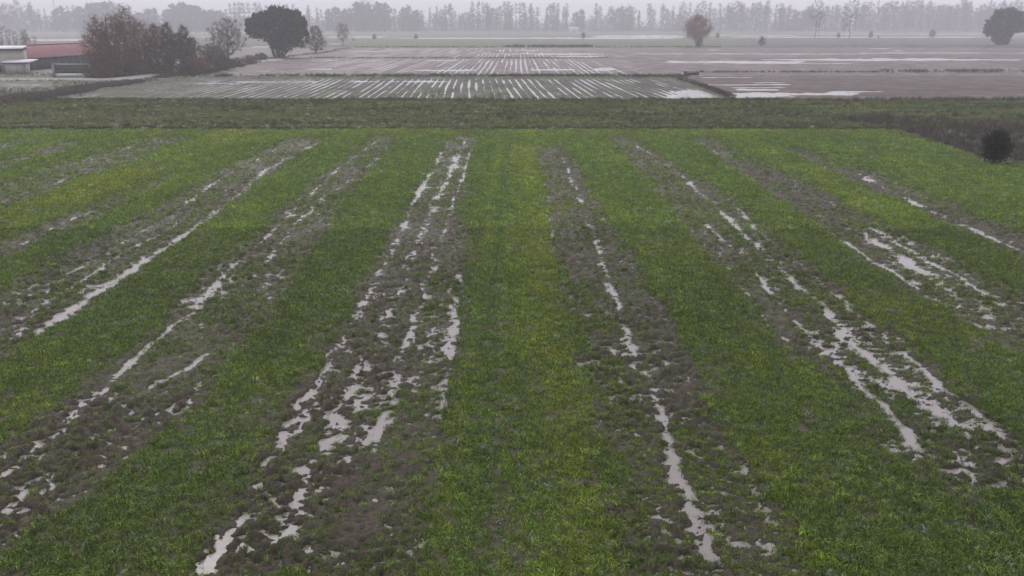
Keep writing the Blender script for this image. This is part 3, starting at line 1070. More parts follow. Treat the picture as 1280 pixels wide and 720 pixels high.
def bare_tree_meshes(seed, height, width, clear, env, npts, trunk_r, twigs, twig_len, twig_w, leaf=None, lean=0, stems=1, twig_mat=None, bark=None, up=.35):
    """-> trunk mesh, crown mesh, optional leaf mesh"""
    rng = np.random.default_rng(seed)
    s0, s1, r0, r1, lv, ends, dirs = grow(rng, height, width, clear, env, npts, trunk_r, lean, stems, up)
    mt = MB()
    k = (lv <= 1) & ((r0 > trunk_r * .16) | (lv == 0))
    mt.tubes(s0[k], s1[k], r0[k], r1[k], 6)
    mc = MB()
    mc.tubes(s0[~k], s1[~k], r0[~k], r1[~k], 3)
    n = len(ends) * twigs
    base = np.repeat(ends, twigs, 0)
    back = np.repeat(dirs, twigs, 0)
    st = base - back * rng.uniform(0, .9, (n, 1)) * twig_len
    kc = np.flatnonzero(lv > 0)
    al = rng.uniform(size=n) < .6                    # most twigs leave anywhere along a branch
    pick = rng.choice(kc, n)
    st = np.where(al[:, None], s0[pick] + (s1[pick] - s0[pick]) * rng.uniform(0, 1, (n, 1)), st)
    dv = back * .7 + rng.normal(0, .6, (n, 3)) + np.array([0, 0, .4])
    dv /= np.linalg.norm(dv, axis=1, keepdims=True)
    mc.slivers(st, st + dv * twig_len * rng.uniform(.5, 1.2, (n, 1)), twig_w * rng.uniform(.6, 1.3, n), rng)
    out = [mt.mesh('trunk', bark or M_BARK, True), mc.mesh('crown', twig_mat or M_TWIG)]
    if leaf:
        lm, per, size, frac = leaf
        n = len(ends) * per
        c = np.repeat(ends, per, 0) + rng.normal(0, twig_len * .55, (n, 3))
        kk = rng.uniform(size=n) < frac
        ml = MB()
        ml.leaves(c[kk], size * rng.uniform(.6, 1.3, kk.sum()), rng)
        out.append(ml.mesh('foliage', lm))
    return out


def place_tree(name, meshes, base, scale, rotz, label, cat, group=None, sx=1.0):
    root = bpy.data.objects.new(name, None)
    root.empty_display_size = .5
    COL.objects.link(root)
    root.location = base
    root.scale = (scale * sx, scale * sx, scale)
    root.rotation_euler = (0, 0, rotz)
    if group:
        lean_ = random.Random(int(abs(base[0]) * 977 + abs(base[1]) * 131))
        root.rotation_euler = (lean_.gauss(0, .035), lean_.gauss(0, .035), rotz)
        root.scale = (scale * sx * lean_.uniform(.8, 1.25), scale * sx * lean_.uniform(.8, 1.25), scale)
    tag(root, label, cat, group)
    for nm, me in zip(('trunk', 'crown', 'foliage'), meshes):
        c = bpy.data.objects.new(nm, me)
        COL.objects.link(c)
        c.parent = root
    return root


env_round = lambda t: math.sqrt(max(0, 1 - (2 * t - 1) ** 2)) * .9 + .1
env_broad = lambda t: min(1, .45 + 1.3 * t) * math.sqrt(max(0.02, 1 - max(0, (t - .45) / .55) ** 2))
env_poplar = lambda t: min(1, .40 + 1.0 * t) * math.sqrt(max(0.02, 1 - max(0, (t - .62) / .40) ** 2))
env_fan = lambda t: .3 + .7 * t
env_bushy = lambda t: min(1, .7 + t) * math.sqrt(max(0.02, 1 - max(0, (t - .25) / .75) ** 2))

# --- the far wood across the plain
POP = [bare_tree_meshes(100 + i, 24, 8.5 + i % 3 * 2, .12, env_poplar, 150, .20, 22, 2.0, .048, twig_mat=M_FARTWIG, up=.1) for i in range(4)]
SLIM = [bare_tree_meshes(120 + i, 24, 5.6, .12, env_poplar, 90, .17, 20, 1.9, .045, twig_mat=M_FARTWIG, up=.0) for i in range(3)]
BROAD = [bare_tree_meshes(140 + i, 22, 15, .12, env_broad, 200, .28, 24, 2.2, .048, twig_mat=M_FARTWIG) for i in range(3)]
THICK = [bare_tree_meshes(160 + i, 20, 14, .06, env_bushy, 210, .36, 28, 1.8, .12, twig_mat=M_FARTWIG) for i in range(3)]
FAN = [bare_tree_meshes(180, 30, 26, .30, env_fan, 150, .55, 10, 1.8, .05, twig_mat=M_FARTWIG, stems=4)]

WOOD_Y = ground(640, 40.2).y
# (px, top py, kind): p poplar, s slim, b broad, t thick
WOOD = []
for x, y, k in [(8, 4, 'b'), (25, 2, 'p'), (33, 9, 's'), (42, 3, 'p'), (52, 12, 's'), (60, 11, 's'), (70, 13, 't'), (80, 9, 't'), (88, 8, 's'), (95, 8, 'p'), (103, 9, 't'), (112, 5, 't'), (122, 5, 't'), (133, 4, 't'), (143, 3, 'b'), (152, 6, 'p'), (165, 6, 'p'),
                (176, 16, 't'), (188, 13, 't'), (196, 11, 't'), (208, 14, 't'), (218, 6, 't'), (229, 4, 't'), (238, 7, 't'), (246, 8, 't'), (256, 13, 't'), (266, 12, 't'), (274, 14, 't'),
                (283, 12, 's'), (290, 5, 's'), (296, 4, 's'), (302, 3, 's'), (307, 4, 's'), (313, 4, 's'), (322, 4, 's'), (326, 5, 'p'), (335, 7, 's'), (342, 6, 'p'), (362, 6, 'p'), (367, 6, 's'), (376, 10, 's'), (388, 7, 'p'), (398, 10, 's'), (404, 12, 's'),
                (412, 12, 't'), (420, 10, 't'), (434, 12, 't'), (445, 4, 't'), (455, 3, 't'), (464, 5, 't'), (472, 3, 't'), (480, 5, 't'), (494, 11, 's'), (504, 10, 't'), (512, 7, 't'), (519, 13, 't'),
                (530, 13, 's'), (537, 10, 's'), (545, 8, 's'), (552, 20, 'b'), (558, 7, 's'), (565, 5, 'p'), (575, 17, 'b'), (588, 14, 's'), (591, 3, 's'), (598, 3, 's'), (604, 3, 's'), (610, 4, 'p'), (611, 15, 'p'), (620, 10, 's'), (625, 8, 's'), (630, 4, 'p'), (637, 4, 'p'),
                (645, 4, 's'), (651, 4, 's'), (656, 4, 's'), (664, 5, 'p'), (672, 9, 's'), (683, 10, 's'), (690, 4, 'p'), (697, 5, 's'), (703, 9, 's'), (709, 6, 'p'), (729, 13, 's'), (743, 5, 's'), (752, 8, 's'), (761, 8, 'p'), (768, 14, 's'), (777, 8, 's'), (785, 7, 'b'), (798, 13, 's'),
                (811, 5, 'p'), (826, 5, 'p'), (840, 8, 's'), (848, 9, 's'), (853, 4, 'p'), (862, 4, 's'), (870, 6, 's'), (877, 3, 'p'), (886, 4, 's'), (900, 5, 's'), (908, 5, 's'), (918, 3, 'p'), (927, 3, 'p'), (938, 5, 's'), (944, 4, 'p'), (950, 3, 's'), (957, 2, 's'),
                (968, 6, 's'), (976, 5, 'p'), (985, 7, 's'), (993, 12, 's'), (1002, 12, 'b'), (1010, 8, 's'), (1030, 9, 's'), (1037, 8, 's'), (1044, 6, 's'), (1068, 3, 'p'), (1076, 3, 'p'), (1085, 4, 'p'), (1095, 2, 's'), (1103, 4, 's'), (1109, 2, 'p'), (1116, 2, 's'),
                (1125, 3, 's'), (1132, 2, 'p'), (1140, 0, 'p'), (1148, 1, 'p'), (1159, 3, 'p'), (1168, 8, 's'), (1176, 7, 's'), (1184, 8, 's'), (1192, 6, 's'), (1200, 0, 'p'), (1206, 0, 'p'), (1213, 2, 's'), (1222, 7, 's'), (1232, 3, 'p'), (1241, 4, 's'), (1250, 1, 'p'), (1258, 3, 'p'), (1266, 1, 'p'), (1274, 2, 's'), (1284, 3, 'p')]:
    WOOD.append((x, y, k, 0))
rw = random.Random(3)
for x in range(-30, 1320, 10):          # second rank, lower, farther back
    WOOD.append((x + rw.uniform(-5, 5), rw.uniform(11, 22) - (4 if x > 900 else 0), rw.choice('pbbbt'), 1))
for x in range(1120, 1300, 9):
    WOOD.append((x + rw.uniform(-4, 4), rw.uniform(4, 14), rw.choice('pbb'), 1))
KIND = {'p': (POP, 24, 'slender bare poplar', 'poplar_tree'), 's': (SLIM, 24, 'thin bare tree', 'slim_tree'),
        'b': (BROAD, 22, 'broad bare tree', 'broad_tree'), 't': (THICK, 20, 'dense bushy tree', 'bushy_tree')}
AREA = [(110, 'above the farm roofs'), (280, 'behind the roadside clump'), (405, 'behind the big dome evergreen'), (530, 'near the fan-limbed tree'), (715, 'over the middle furrowed fields'),
        (845, 'between white house and reddish tree'), (1000, 'around the reddish tree'), (1120, 'behind the flood-strip trees'), (9999, 'towards the right-hand evergreen')]
for x, ty, k, rank in WOOD:
    protos, ph, lab, nm = KIND[k]
    where = next(a_ for lim, a_ in AREA if x < lim)
    row_ = ('low back row' if rank else ('tall front row' if ty < 7 else 'front row'))
    full = '%s in %s of far wood, %s' % (lab, row_, where)
    Yb = WOOD_Y + (rw.uniform(0, 25) if rank == 0 else rw.uniform(60, 170))
    Xb = (x - 640) / FPX * (Yb * CP + CAM_H * SP)
    hgt = CAM_H + (29 - ty) * (Yb * CP) / FPX * 1.0
    place_tree(nm, rw.choice(protos), (Xb, Yb, 0), hgt / ph, rw.uniform(0, 6.28), full, 'tree', 'trees of the far wood', sx=rw.uniform(.65, 1.25) if k in 'ps' else rw.uniform(.7, 1.7))

b_ = ground(428, 42)
place_tree('fan_tree', FAN[0], (b_.x, WOOD_Y - 8, 0), 1.0, .7, 'tallest bare tree of the far wood with limbs spread like a fan', 'tree')

# undergrowth mass of the far wood
rng = np.random.default_rng(77)
n = 60000
Xu = rng.uniform(-560, 560, n)
Yu = WOOD_Y + rng.uniform(-3, 130, n)
top = 2.0 + 15.0 * fbm(Xu / 22, Yu / 40, 3, 1100)
zu = rng.uniform(0, 1, n) ** 1.3 * top
p0 = np.stack([Xu, Yu, zu], 1)
dv = rng.normal(0, .5, (n, 3)) + np.array([0, 0, .9])
m_ = MB()
m_.slivers(p0, p0 + dv * 2.0, rng.uniform(.08, .22, n), rng)
o = m_.build('woodland_undergrowth', M_FARTWIG)
tag(o, 'low grey tangle of undergrowth along the foot of the far wood', 'undergrowth', kind='stuff')

# --- single trees nearer
def near_tree(name, px, py, meshes, ph, toppy, label, cat='tree', rot=0.0, sx=1.0, group=None):
    b = ground(px, py)
    hgt = metres(py - toppy, b.y) * 1.0 / CP
    return place_tree(name, meshes, (b.x, b.y, 0), hgt / ph, rot, label, cat, group, sx)


T_FRONT = bare_tree_meshes(201, 22, 15, .30, env_broad, 210, .30, 10, 1.5, .040, twig_mat=M_FARTWIG)
T_FRONT2 = bare_tree_meshes(202, 22, 14, .26, env_round, 210, .28, 10, 1.5, .040, twig_mat=M_FARTWIG)
near_tree('bare_tree', 1018.5, 47, T_FRONT, 22, 3, 'tall bare tree with the thicker of two close trunks before the far wood', rot=.3, sx=.9)
near_tree('bare_tree', 1023, 47, T_FRONT2, 22, 8, 'tall bare tree with thin trunk just right of its thicker twin, by the flood strip', rot=1.9, sx=.55)
near_tree('bare_tree', 1061.5, 47, T_FRONT, 22, 3, 'tall bare tree standing in the flood strip left of a small rounded bush', rot=2.4, sx=.95)
near_tree('bare_tree', 1054, 47, T_FRONT2, 22, 20, 'short thin bare tree beside a taller one in the flood strip', rot=4, sx=.7)

CL_A = bare_tree_meshes(211, 10, 6.0, .12, env_bushy, 420, .16, 10, .8, .020, leaf=(M_RUST, 13, .10, .95), stems=3)
CL_B = bare_tree_meshes(212, 10, 6.6, .10, env_bushy, 450, .17, 10, .8, .020, leaf=(M_RUST, 12, .10, .95), stems=4)
CL_C = bare_tree_meshes(213, 9, 5.6, .08, env_bushy, 400, .13, 14, .8, .020, leaf=(M_OCHRE, 9, .09, .8), stems=4)
CL_D = bare_tree_meshes(214, 9, 5.0, .05, env_bushy, 420, .12, 18, .8, .018, stems=5, leaf=(M_BROWNLEAF, 6, .08, .8))
T_OPEN = bare_tree_meshes(215, 7.6, 7.8, .20, env_round, 520, .20, 16, .6, .014, leaf=(M_RUST, 5, .07, .6))
near_tree('russet_tree', 126, 97, CL_A, 10, 27, 'dark russet tree at the barn end, leftmost of the roadside clump', rot=.4, sx=1.0)
near_tree('russet_tree', 147, 96.5, CL_B, 10, 24, 'bushy russet tree second from the barn in the roadside clump', rot=1.7, sx=1.0)
near_tree('russet_tree', 164, 95, CL_A, 10, 16, 'tallest russet tree with pointed top in the roadside clump', rot=3.0, sx=.9)
near_tree('brown_tree', 182, 93, CL_B, 10, 31, 'reddish brown tree on the right shoulder of the roadside clump', rot=4.4, sx=1.1)
near_tree('brown_tree', 199, 92.5, CL_C, 9, 35, 'thinning brown tree just left of the bend in the track', rot=.9, sx=1.1)
near_tree('bare_tree', 215, 92, CL_D, 9, 33, 'grey bare many-stemmed tree behind the end of the pale track', rot=2.2, sx=1.15)
near_tree('bare_tree', 232, 91, CL_D, 9, 36, 'grey bare bushy tree rightmost of the roadside clump', rot=5.2, sx=1.1)
near_tree('brown_tree', 243, 90, CL_C, 9, 50, 'low brown tree at the right end of the roadside clump', rot=3.7, sx=1.2)
near_tree('bare_tree', 286, 80, T_OPEN, 7.6, 27, 'round open-crowned bare tree with forked trunk left of the dark evergreen', rot=.6, sx=.98)
BUSH_R = bare_tree_meshes(221, 2.8, 4.0, .02, env_bushy, 200, .05, 14, .45, .016, leaf=(M_RUST, 16, .08, .9), stems=5)
BUSH_B = bare_tree_meshes(222, 2.6, 4.0, .02, env_bushy, 200, .05, 24, .5, .018, stems=5)
for px_, py_, tp, ms, lab, rr in [(247, 93, 74, BUSH_R, 'dark red bush at the foot of the roadside clump', 0.2), (232, 94, 78, BUSH_B, 'grey brown bush left of the dark red bush', 1.1), (262, 91, 73, BUSH_B, 'grey brown bush right of the dark red bush', 2.0),
                                  (278, 88, 71, BUSH_B, 'grey brown bush left of the round bare tree trunk', 3.3), (296, 84, 72, BUSH_B, 'grey brown bush right of the round bare tree trunk', 4.1), (312, 80, 70, BUSH_R, 'low reddish bush between bare tree and dark evergreen', 5.0),
                                  (326, 76, 66, BUSH_B, 'low grey bush in front of the track left of the evergreen trunk', 2.9), (270, 84, 62, BUSH_B, 'taller grey brush between the clump and the round bare tree', 4.6), (118, 97.3, 84, BUSH_R, 'russet brush under the leftmost tree of the roadside clump', 1.4), (136, 97, 80, BUSH_R, 'russet brush under the second tree of the roadside clump', 2.3), (156, 96, 78, BUSH_B, 'brown brush under the tallest russet tree', 3.1), (174, 94.5, 77, BUSH_R, 'russet brush right of the tallest tree trunk', 4.4), (191, 93.5, 76, BUSH_B, 'brown brush under the thinning brown tree', .5), (208, 95, 82, BUSH_B, 'grey brown bush beside the end of the pale track', 5.9), (264, 72, 55, BUSH_B, 'dim bush in the gap behind the roadside clump', .7)]:
    near_tree('bush', px_, py_, ms, 2.7, tp, lab, 'bush', rr, 1.5)
T_GREY = bare_tree_meshes(223, 8, 7, .08, env_bushy, 400, .16, 20, .8, .022, stems=3)
near_tree('bare_tree', 395, 66, T_GREY, 8, 34, 'hazy grey bare tree against the right side of the dark evergreen', rot=.5, sx=1.1)
T_OCHRE = bare_tree_meshes(224, 6, 5.4, .25, env_round, 220, .13, 6, .5, .02, leaf=(M_OCHRE, 7, .12, .8))
near_tree('ochre_tree', 429, 57, T_OCHRE, 6, 31, 'small ochre-crowned tree alone beyond the furrowed land', rot=.5, sx=.9)
T_RED = bare_tree_meshes(225, 10, 11.5, .22, env_round, 520, .24, 10, .9, .026, leaf=(M_REDLEAF, 18, .15, .9), stems=3)
near_tree('red_tree', 871, 58, T_RED, 10, 23, 'rounded reddish bare tree standing alone on the green pasture edge', rot=1.2, sx=.95)
SMALL = bare_tree_meshes(226, 3.0, 2.6, .02, env_bushy, 120, .06, 10, .45, .03, stems=4, leaf=(M_PINE, 5, .12, .7))
for px_, py_, tp, lab, rr in [(874, 58.5, 46.5, 'dark rounded bush under the reddish tree', .3), (468, 49.5, 42.5, 'small dark bush by the flood left of the green pasture', 1.0), (520, 49, 42.5, 'small dark bush on the near edge of the long flood strip', 2.0),
                              (442, 51, 48, 'tiny dark bush near the ochre tree', 2.6), (729, 48.5, 41, 'small bush where the flood strip widens mid plain', 3.0), (897, 48, 41, 'small bush right of the reddish tree by the flood', 4.0),
                              (952, 57, 46, 'pale rounded bush alone on the grey pasture', 5.0), (1088, 47.5, 39.5, 'small rounded bush standing at the right-hand flood strip', .6), (1098, 47.8, 44.6, 'low mound of a bush beside the rounded one at the flood', 1.6),
                              (1165, 47, 37, 'thin little bush on the right-hand flood strip', 2.2), (1284, 77, 67, 'dark bush cut by the right edge of the view', 2.8), (1048, 47.5, 41, 'small bush at the feet of the tall bare trees in the flood', 3.9)]:
    near_tree('small_bush', px_, py_, SMALL, 3.0, tp, lab, 'bush', rr, 1.1)
T_YOUNG = bare_tree_meshes(227, 5, 4.0, .1, env_bushy, 220, .09, 8, .5, .018, leaf=(M_PINE, 5, .12, .6))
near_tree('young_tree', 33, 62, T_YOUNG, 5, 38, 'small dark tree showing above the pale roof at the far left', rot=.5, sx=.8)
THIN = bare_tree_meshes(228, 6, 3.0, .05, env_fan, 120, .07, 8, .6, .016, stems=5)
for px_, tp, rr, lab in [(3, 34, .2, 'bare sapling above the cream building nearest the left edge'), (12, 38, 1.3, 'bare sapling second from the left edge above the cream building'), (21, 40, 2.4, 'bare sapling beside the small dark tree above the roof'), (45, 46, 3.1, 'low bare sapling right of the small dark tree above the roof')]:
    near_tree('bare_sapling', px_, 62, THIN, 6, tp, lab, 'sapling', rr)


# --- evergreens with lobed crowns
def evergreen(name, base, rot, lobes, stems, n_leaf, leaf, label, material, inner=.35, cat='tree', trunk_mat=None):
    rng = np.random.default_rng(len(label) * 7 + n_leaf)
    root = bpy.data.objects.new(name, None)
    COL.objects.link(root)
    root.location = base
    root.rotation_euler = (0, 0, rot)
    tag(root, label, cat)
    mt = MB()
    for (x0, y0, x1, y1, z1, r) in stems:
        ps = []
        for i in range(7):
            t = i / 6
            ps.append(np.array([x0 + (x1 - x0) * t ** 1.3, y0 + (y1 - y0) * t ** 1.3, z1 * t]) + rng.normal(0, .02 * z1, 3) * (0 if i == 0 else 1) * np.array([1, 1, 0]))
        ps = np.array(ps)
        rr = r * np.array([1.35, 1, .9, .8, .65, .5, .35])
        mt.tubes(ps[:-1], ps[1:], rr[:-1], rr[1:], 7)
        # limbs towards the lobes
        for L in lobes:
            if rng.uniform() < .5:
                a = ps[4]
                b = np.array(L[:3])
                m1 = a * .5 + b * .5 + rng.normal(0, .1, 3) * np.linalg.norm(b - a)
                mt.tubes([a, m1], [m1, b], [r * .5, r * .3], [r * .3, r * .1], 5)
    mt.build('trunk', trunk_mat or M_BARK, root, True)
    more = []
    for L in lobes:                      # branch tips that stand out of the outline
        for _ in range(16):
            d = rng.normal(size=3)
            d[2] = abs(d[2]) * .8 - .15
            d /= np.linalg.norm(d)
            f_ = rng.uniform(.16, .30)
            c_ = np.array(L[:3]) + d * np.array(L[3:6]) * rng.uniform(.85, 1.02)
            more.append((c_[0], c_[1], c_[2], L[3] * f_, L[4] * f_, L[5] * f_ * 1.3))
    lobes = list(lobes) + more
    vol = np.array([L[3] * L[4] * L[5] for L in lobes]) ** .66
    cnt = (n_leaf * vol / vol.sum()).astype(int)
    mc = MB()
    for L, c in zip(lobes, cnt):
        d = rng.normal(size=(c, 3))
        d /= np.linalg.norm(d, axis=1, keepdims=True)
        az = np.arctan2(d[:, 1], d[:, 0])
        el = np.arcsin(np.clip(d[:, 2], -1, 1))
        bump = 1 + .13 * np.sin(7 * az + 3 * L[0]) * np.cos(6 * el + L[2]) + .10 * np.sin(13 * az + 11 * el)
        rad_ = np.where(rng.uniform(size=c) < inner, rng.uniform(.3, .9, c), rng.uniform(.82, 1.06, c)) * bump
        p = np.array(L[:3]) + d * np.array(L[3:6]) * rad_[:, None]
        p = p[p[:, 2] > .1]
        dd = (p - np.array(L[:3])) / np.array(L[3:6])
        mc.leaves(p, leaf * rng.uniform(.6, 1.35, len(p)), rng, out=dd * .9 + np.array([0, 0, .35]))
    mc.build('crown', material, root)
    return root


b0 = ground(350, 72)
k_ = metres(1, b0.y)      # metres per pixel there


def lobe(px, py, rx, ry, dep, dy=0.0, o=350, g=72):
    return ((px - o) * k_, dy, (g - py) * k_, rx * k_, dep * k_, ry * k_)


big = evergreen('evergreen_tree', (b0.x, b0.y, 0), 0, [lobe(352, 34, 26, 22, 24), lobe(325, 33, 15, 14, 16), lobe(318, 38, 11, 10, 12, 1), lobe(372, 32, 15, 16, 16, -1), lobe(377, 46, 11, 13, 13, 1), lobe(360, 50, 16, 14, 16, -1.5), lobe(350, 22, 18, 11, 16), lobe(348, 60, 9, 11, 9), lobe(336, 22, 12, 9, 12, 1.5), lobe(366, 20, 12, 8, 12, 1)],
          [(-1.2, 0, -4, .5, 5.5, .30), (-.2, .3, -.5, 1, 7, .34), (.5, -.2, 2.5, -.6, 6, .30), (1.0, .2, 4.5, .6, 5, .26)], 15000, .36, 'big dark dome-shaped evergreen tree leaning out to the left', M_PINE)
big.scale = (.95, .95, .95)
b1 = ground(1252, 56.5)
k_ = metres(1, b1.y)
upr = evergreen('evergreen_tree', (b1.x, b1.y, 0), 0, [lobe(1252, 26, 17, 16, 17, 0, 1252, 56.5), lobe(1238, 32, 10, 12, 11, 1, 1252, 56.5), lobe(1267, 26, 11, 13, 12, -1, 1252, 56.5), lobe(1258, 17, 11, 9, 11, 0, 1252, 56.5), lobe(1250, 42, 13, 11, 12, 0, 1252, 56.5), lobe(1233, 39, 6, 6, 7, 0, 1252, 56.5), lobe(1273, 35, 7, 5, 7, 0, 1252, 56.5), lobe(1251, 52, 9, 6, 8, 0, 1252, 56.5)],
          [(-1, 0, -3, .3, 6, .5), (.6, 0, 2.5, -.2, 6, .5)], 11000, .48, 'dark upright evergreen tree with ragged fan crown near the right edge', M_PINE)
upr.scale = (.92, .92, .92)
SHRUB = bare_tree_meshes(231, 1.95, 1.75, .20, lambda t: math.sqrt(max(.02, 1 - abs((t - .48) / .54) ** 2.2)), 260, .035, 12, .22, .008, leaf=(M_JUNI, 34, .055, .95), stems=5, twig_mat=M_JUNI)
near_tree('evergreen_shrub', 1242, 206, SHRUB, 1.9, 168, 'nearly black ragged shrub at the edge of the bramble bank', 'shrub', .4, 1.0)

# ------------------------------------------------------------------ the farm
def thing(name, loc, rz, label, cat):
    o = bpy.data.objects.new(name, None)
    COL.objects.link(o)
    o.location = loc
    o.rotation_euler = (0, 0, rz)
    return tag(o, label, cat)


# long red-roofed barn, running away to the right
A = Vector((0, 0, 0)); Bq = Vector((0, 0, 0))
EAVE, RIDGE = 2.35, 4.2
pa = ground(33, 71.3, EAVE)
pb = ground(113, 66.4, EAVE)
A = Vector((pa.x, pa.y, 0)); Bq = Vector((pb.x, pb.y, 0))
dirb = (Bq - A).normalized()
lenb = (Bq - A).length + 12.0
barn = thing('barn', A, math.atan2(dirb.y, dirb.x), 'long low barn with red sheet roof and dark slate-blue wall', 'barn')
DEP = 6.4
m_ = MB()
m_.box(0, lenb, 0.25, 0.45, 0, EAVE + .05)
m_.box(0, lenb, DEP - .45, DEP - .25, 0, EAVE + .05)
m_.build('long_wall', M_SLATE, barn)
for xg in (0.0, lenb - .2):
    m_ = MB()
    v = [(xg, .45, 0), (xg, DEP - .45, 0), (xg, DEP - .45, EAVE), (xg, DEP / 2, RIDGE - .12), (xg, .45, EAVE)]
    v2 = [(a + .2, b, c) for a, b, c in v]
    m_.add(v + v2, [(i, (i + 1) % 5, 5 + (i + 1) % 5, 5 + i) for i in range(5)], [(0, 2, 1), (0, 3, 2), (0, 4, 3), (5, 6, 7), (5, 7, 8), (5, 8, 9)])
    m_.build('gable_wall', M_CREAM, barn)
for side in (0, 1):
    nrib = 60
    m_ = MB()
    V, Q = [], []
    xs = np.linspace(-.5, lenb + .5, nrib * 4 + 1)
    for i, x in enumerate(xs):
        dz = .05 if i % 4 in (1, 2) else 0
        ya, yb = (-.25, DEP / 2) if side == 0 else (DEP + .25, DEP / 2)
        V += [(x, ya, EAVE - .1 + dz), (x, yb, RIDGE + dz), (x, ya, EAVE - .18 + dz), (x, yb, RIDGE - .08 + dz)]
        if i:
            q = (i - 1) * 4
            Q += [(q, q + 4, q + 5, q + 1), (q + 2, q + 3, q + 7, q + 6), (q, q + 2, q + 6, q + 4)]
    m_.add(V, Q)
    rf = m_.build('roof_slope', M_RED, barn)
m_ = MB()
m_.box(-.5, lenb + .5, -.38, -.26, EAVE - .24, EAVE - .10)
m_.build('gutter', M_GREY, barn)
m_ = MB()
m_.tubes([(-.52, -.3, EAVE - .16)], [(-.52, DEP / 2, RIDGE + .02)], [.10], [.10], 4)
m_.tubes([(-.52, DEP + .3, EAVE - .16)], [(-.52, DEP / 2, RIDGE + .02)], [.10], [.10], 4)
m_.build('verge_board', M_WHITE, barn)
m_ = MB()
m_.box(-.5, lenb + .5, DEP / 2 - .2, DEP / 2 + .2, RIDGE + .02, RIDGE + .11)
m_.build('ridge_cap', M_RED, barn)
for k in range(9):
    m_ = MB()
    x = 2.5 + k * 2.6
    m_.box(x, x + .08, .19, .25, 0.1, EAVE - .25)
    m_.build('wall_post', M_GREY, barn)

# cream flat-roofed building on the left edge
pc = ground(31.5, 91.5)
cream = thing('farm_building', (pc.x, pc.y, 0), math.radians(22), 'cream rendered farm building with flat pale roof at the left edge', 'building')
HB = 3.7
m_ = MB()
m_.box(-13, 0, 0, 7, 0, HB)
wl = m_.build('wall', M_CREAM, cream)
m_ = MB()
m_.box(-13.4, .12, -.30, 7.3, HB + .003, HB + .26)
m_.build('fascia', M_FASC, cream)
m_ = MB()
m_.add([(-13.4, -.36, HB + .264), (.16, -.36, HB + .264), (.16, 7.3, HB + .264), (-13.4, 7.3, HB + .264), (-13.4, -.36, HB + .30), (.16, -.36, HB + .30), (.16, 7.3, HB + .62), (-13.4, 7.3, HB + .62)], [(0, 3, 2, 1), (4, 5, 6, 7), (0, 1, 5, 4), (1, 2, 6, 5), (2, 3, 7, 6), (3, 0, 4, 7)])
m_.build('roof', M_ROOFW, cream)
wn = MB()
wn.box(-3.86, -3.42, -.03, .05, .35, 1.35)
wv = wn.build('window', M_DARK, cream)
wn = MB()
wn.box(-3.92, -3.86, -.05, .05, .30, 1.40)
wn.box(-3.42, -3.36, -.05, .05, .30, 1.40)
wn.box(-3.86, -3.42, -.05, .05, 1.35, 1.40)
wn.box(-3.86, -3.42, -.05, .05, .30, .35)
wn.build('frame', M_GREY, wv)
wn = MB()
wn.box(-2.55, -1.95, -.04, .05, 1.0, 1.85)
wn.build('vent_panel', M_WHITE, cream)
for k in range(1, 5):
    m_ = MB()
    m_.box(-13, 0, -.012, .01, k * .83, k * .83 + .03)
    m_.build('panel_joint', M_GREY, cream)

# lean-to shed with white roof
pd = ground(17, 91.7)
k_ = metres(1, pd.y)
shed = thing('shed', (pd.x, pd.y - 2.6, 0), 0, 'small open-ended shed with bright white roof against the cream building', 'shed')
SW = 28 * k_
m_ = MB()
m_.box(.1, SW - .7, 0, 2.3, 0, 1.72)
m_.build('wall', M_CREAM, shed)
m_ = MB()
m_.add([(-.35, -.3, 1.80), (SW + .75, -.3, 1.84), (SW + .75, 2.5, 2.16), (-.35, 2.5, 2.12), (-.35, -.3, 1.92), (SW + .75, -.3, 1.96), (SW + .75, 2.5, 2.32), (-.35, 2.5, 2.28)], [(0, 3, 2, 1), (4, 5, 6, 7), (0, 1, 5, 4), (1, 2, 6, 5), (2, 3, 7, 6), (3, 0, 4, 7)])
m_.build('roof', M_ROOFW, shed)
m_ = MB()
m_.prism([(-.36, 1.66), (SW + .4, 1.69), (SW + .4, 1.79), (-.36, 1.77)], -.28, -.22)
m_.build('fascia', M_FASC, shed)
for xx_ in (SW - .1, SW + .25):
    m_ = MB()
    m_.box(xx_, xx_ + .1, -.2, -.1, 0, 1.84)
    m_.build('post', M_WHITE, shed)
m_ = MB()
m_.box(1.9, 1.95, -.02, .02, 0, 1.70)
m_.build('cover_strip', M_GREY, shed)

# barred sliding gate between two pillars
pg = ground(67, 96.6)
pg2 = ground(116, 96.6)
gate = thing('sliding_gate', (pg.x, pg.y, 0), 0, 'wide barred gate with pale lower panel between two pillars by the track', 'gate')
GW = pg2.x - pg.x
for x in (0, GW - .32):
    m_ = MB()
    m_.box(x, x + .32, -.16, .16, 0, 2.05)
    m_.box(x - .05, x + .37, -.21, .21, 2.05, 2.14)
    m_.build('pillar', M_CONC, gate)
m_ = MB()
m_.box(.32, GW - .32, -.04, .04, 1.92, 2.03)
m_.build('top_rail', M_WHITE, gate)
m_ = MB()
m_.box(.32, GW - .32, -.03, .03, .12, .58)
m_.build('lower_panel', M_WHITE, gate)
m_ = MB()
m_.box(.32, GW - .32, .032, .05, .60, 1.90)
m_.build('mesh_screen', M_DARK, gate)
m_ = MB()
m_.box(.32, GW - .32, -.04, .03, .95, 1.0)
m_.build('middle_rail', M_GREY, gate)
nb = 22
barm = None
for k in range(nb):
    if barm is None:
        m_ = MB()
        m_.box(-.022, .022, -.02, .02, .585, 1.915)
        barm = m_.mesh('bar', M_GREY)
    o = obj('bar', barm, gate)
    o.location = (.32 + (GW - .64) * (k + .5) / nb, 0, 0)

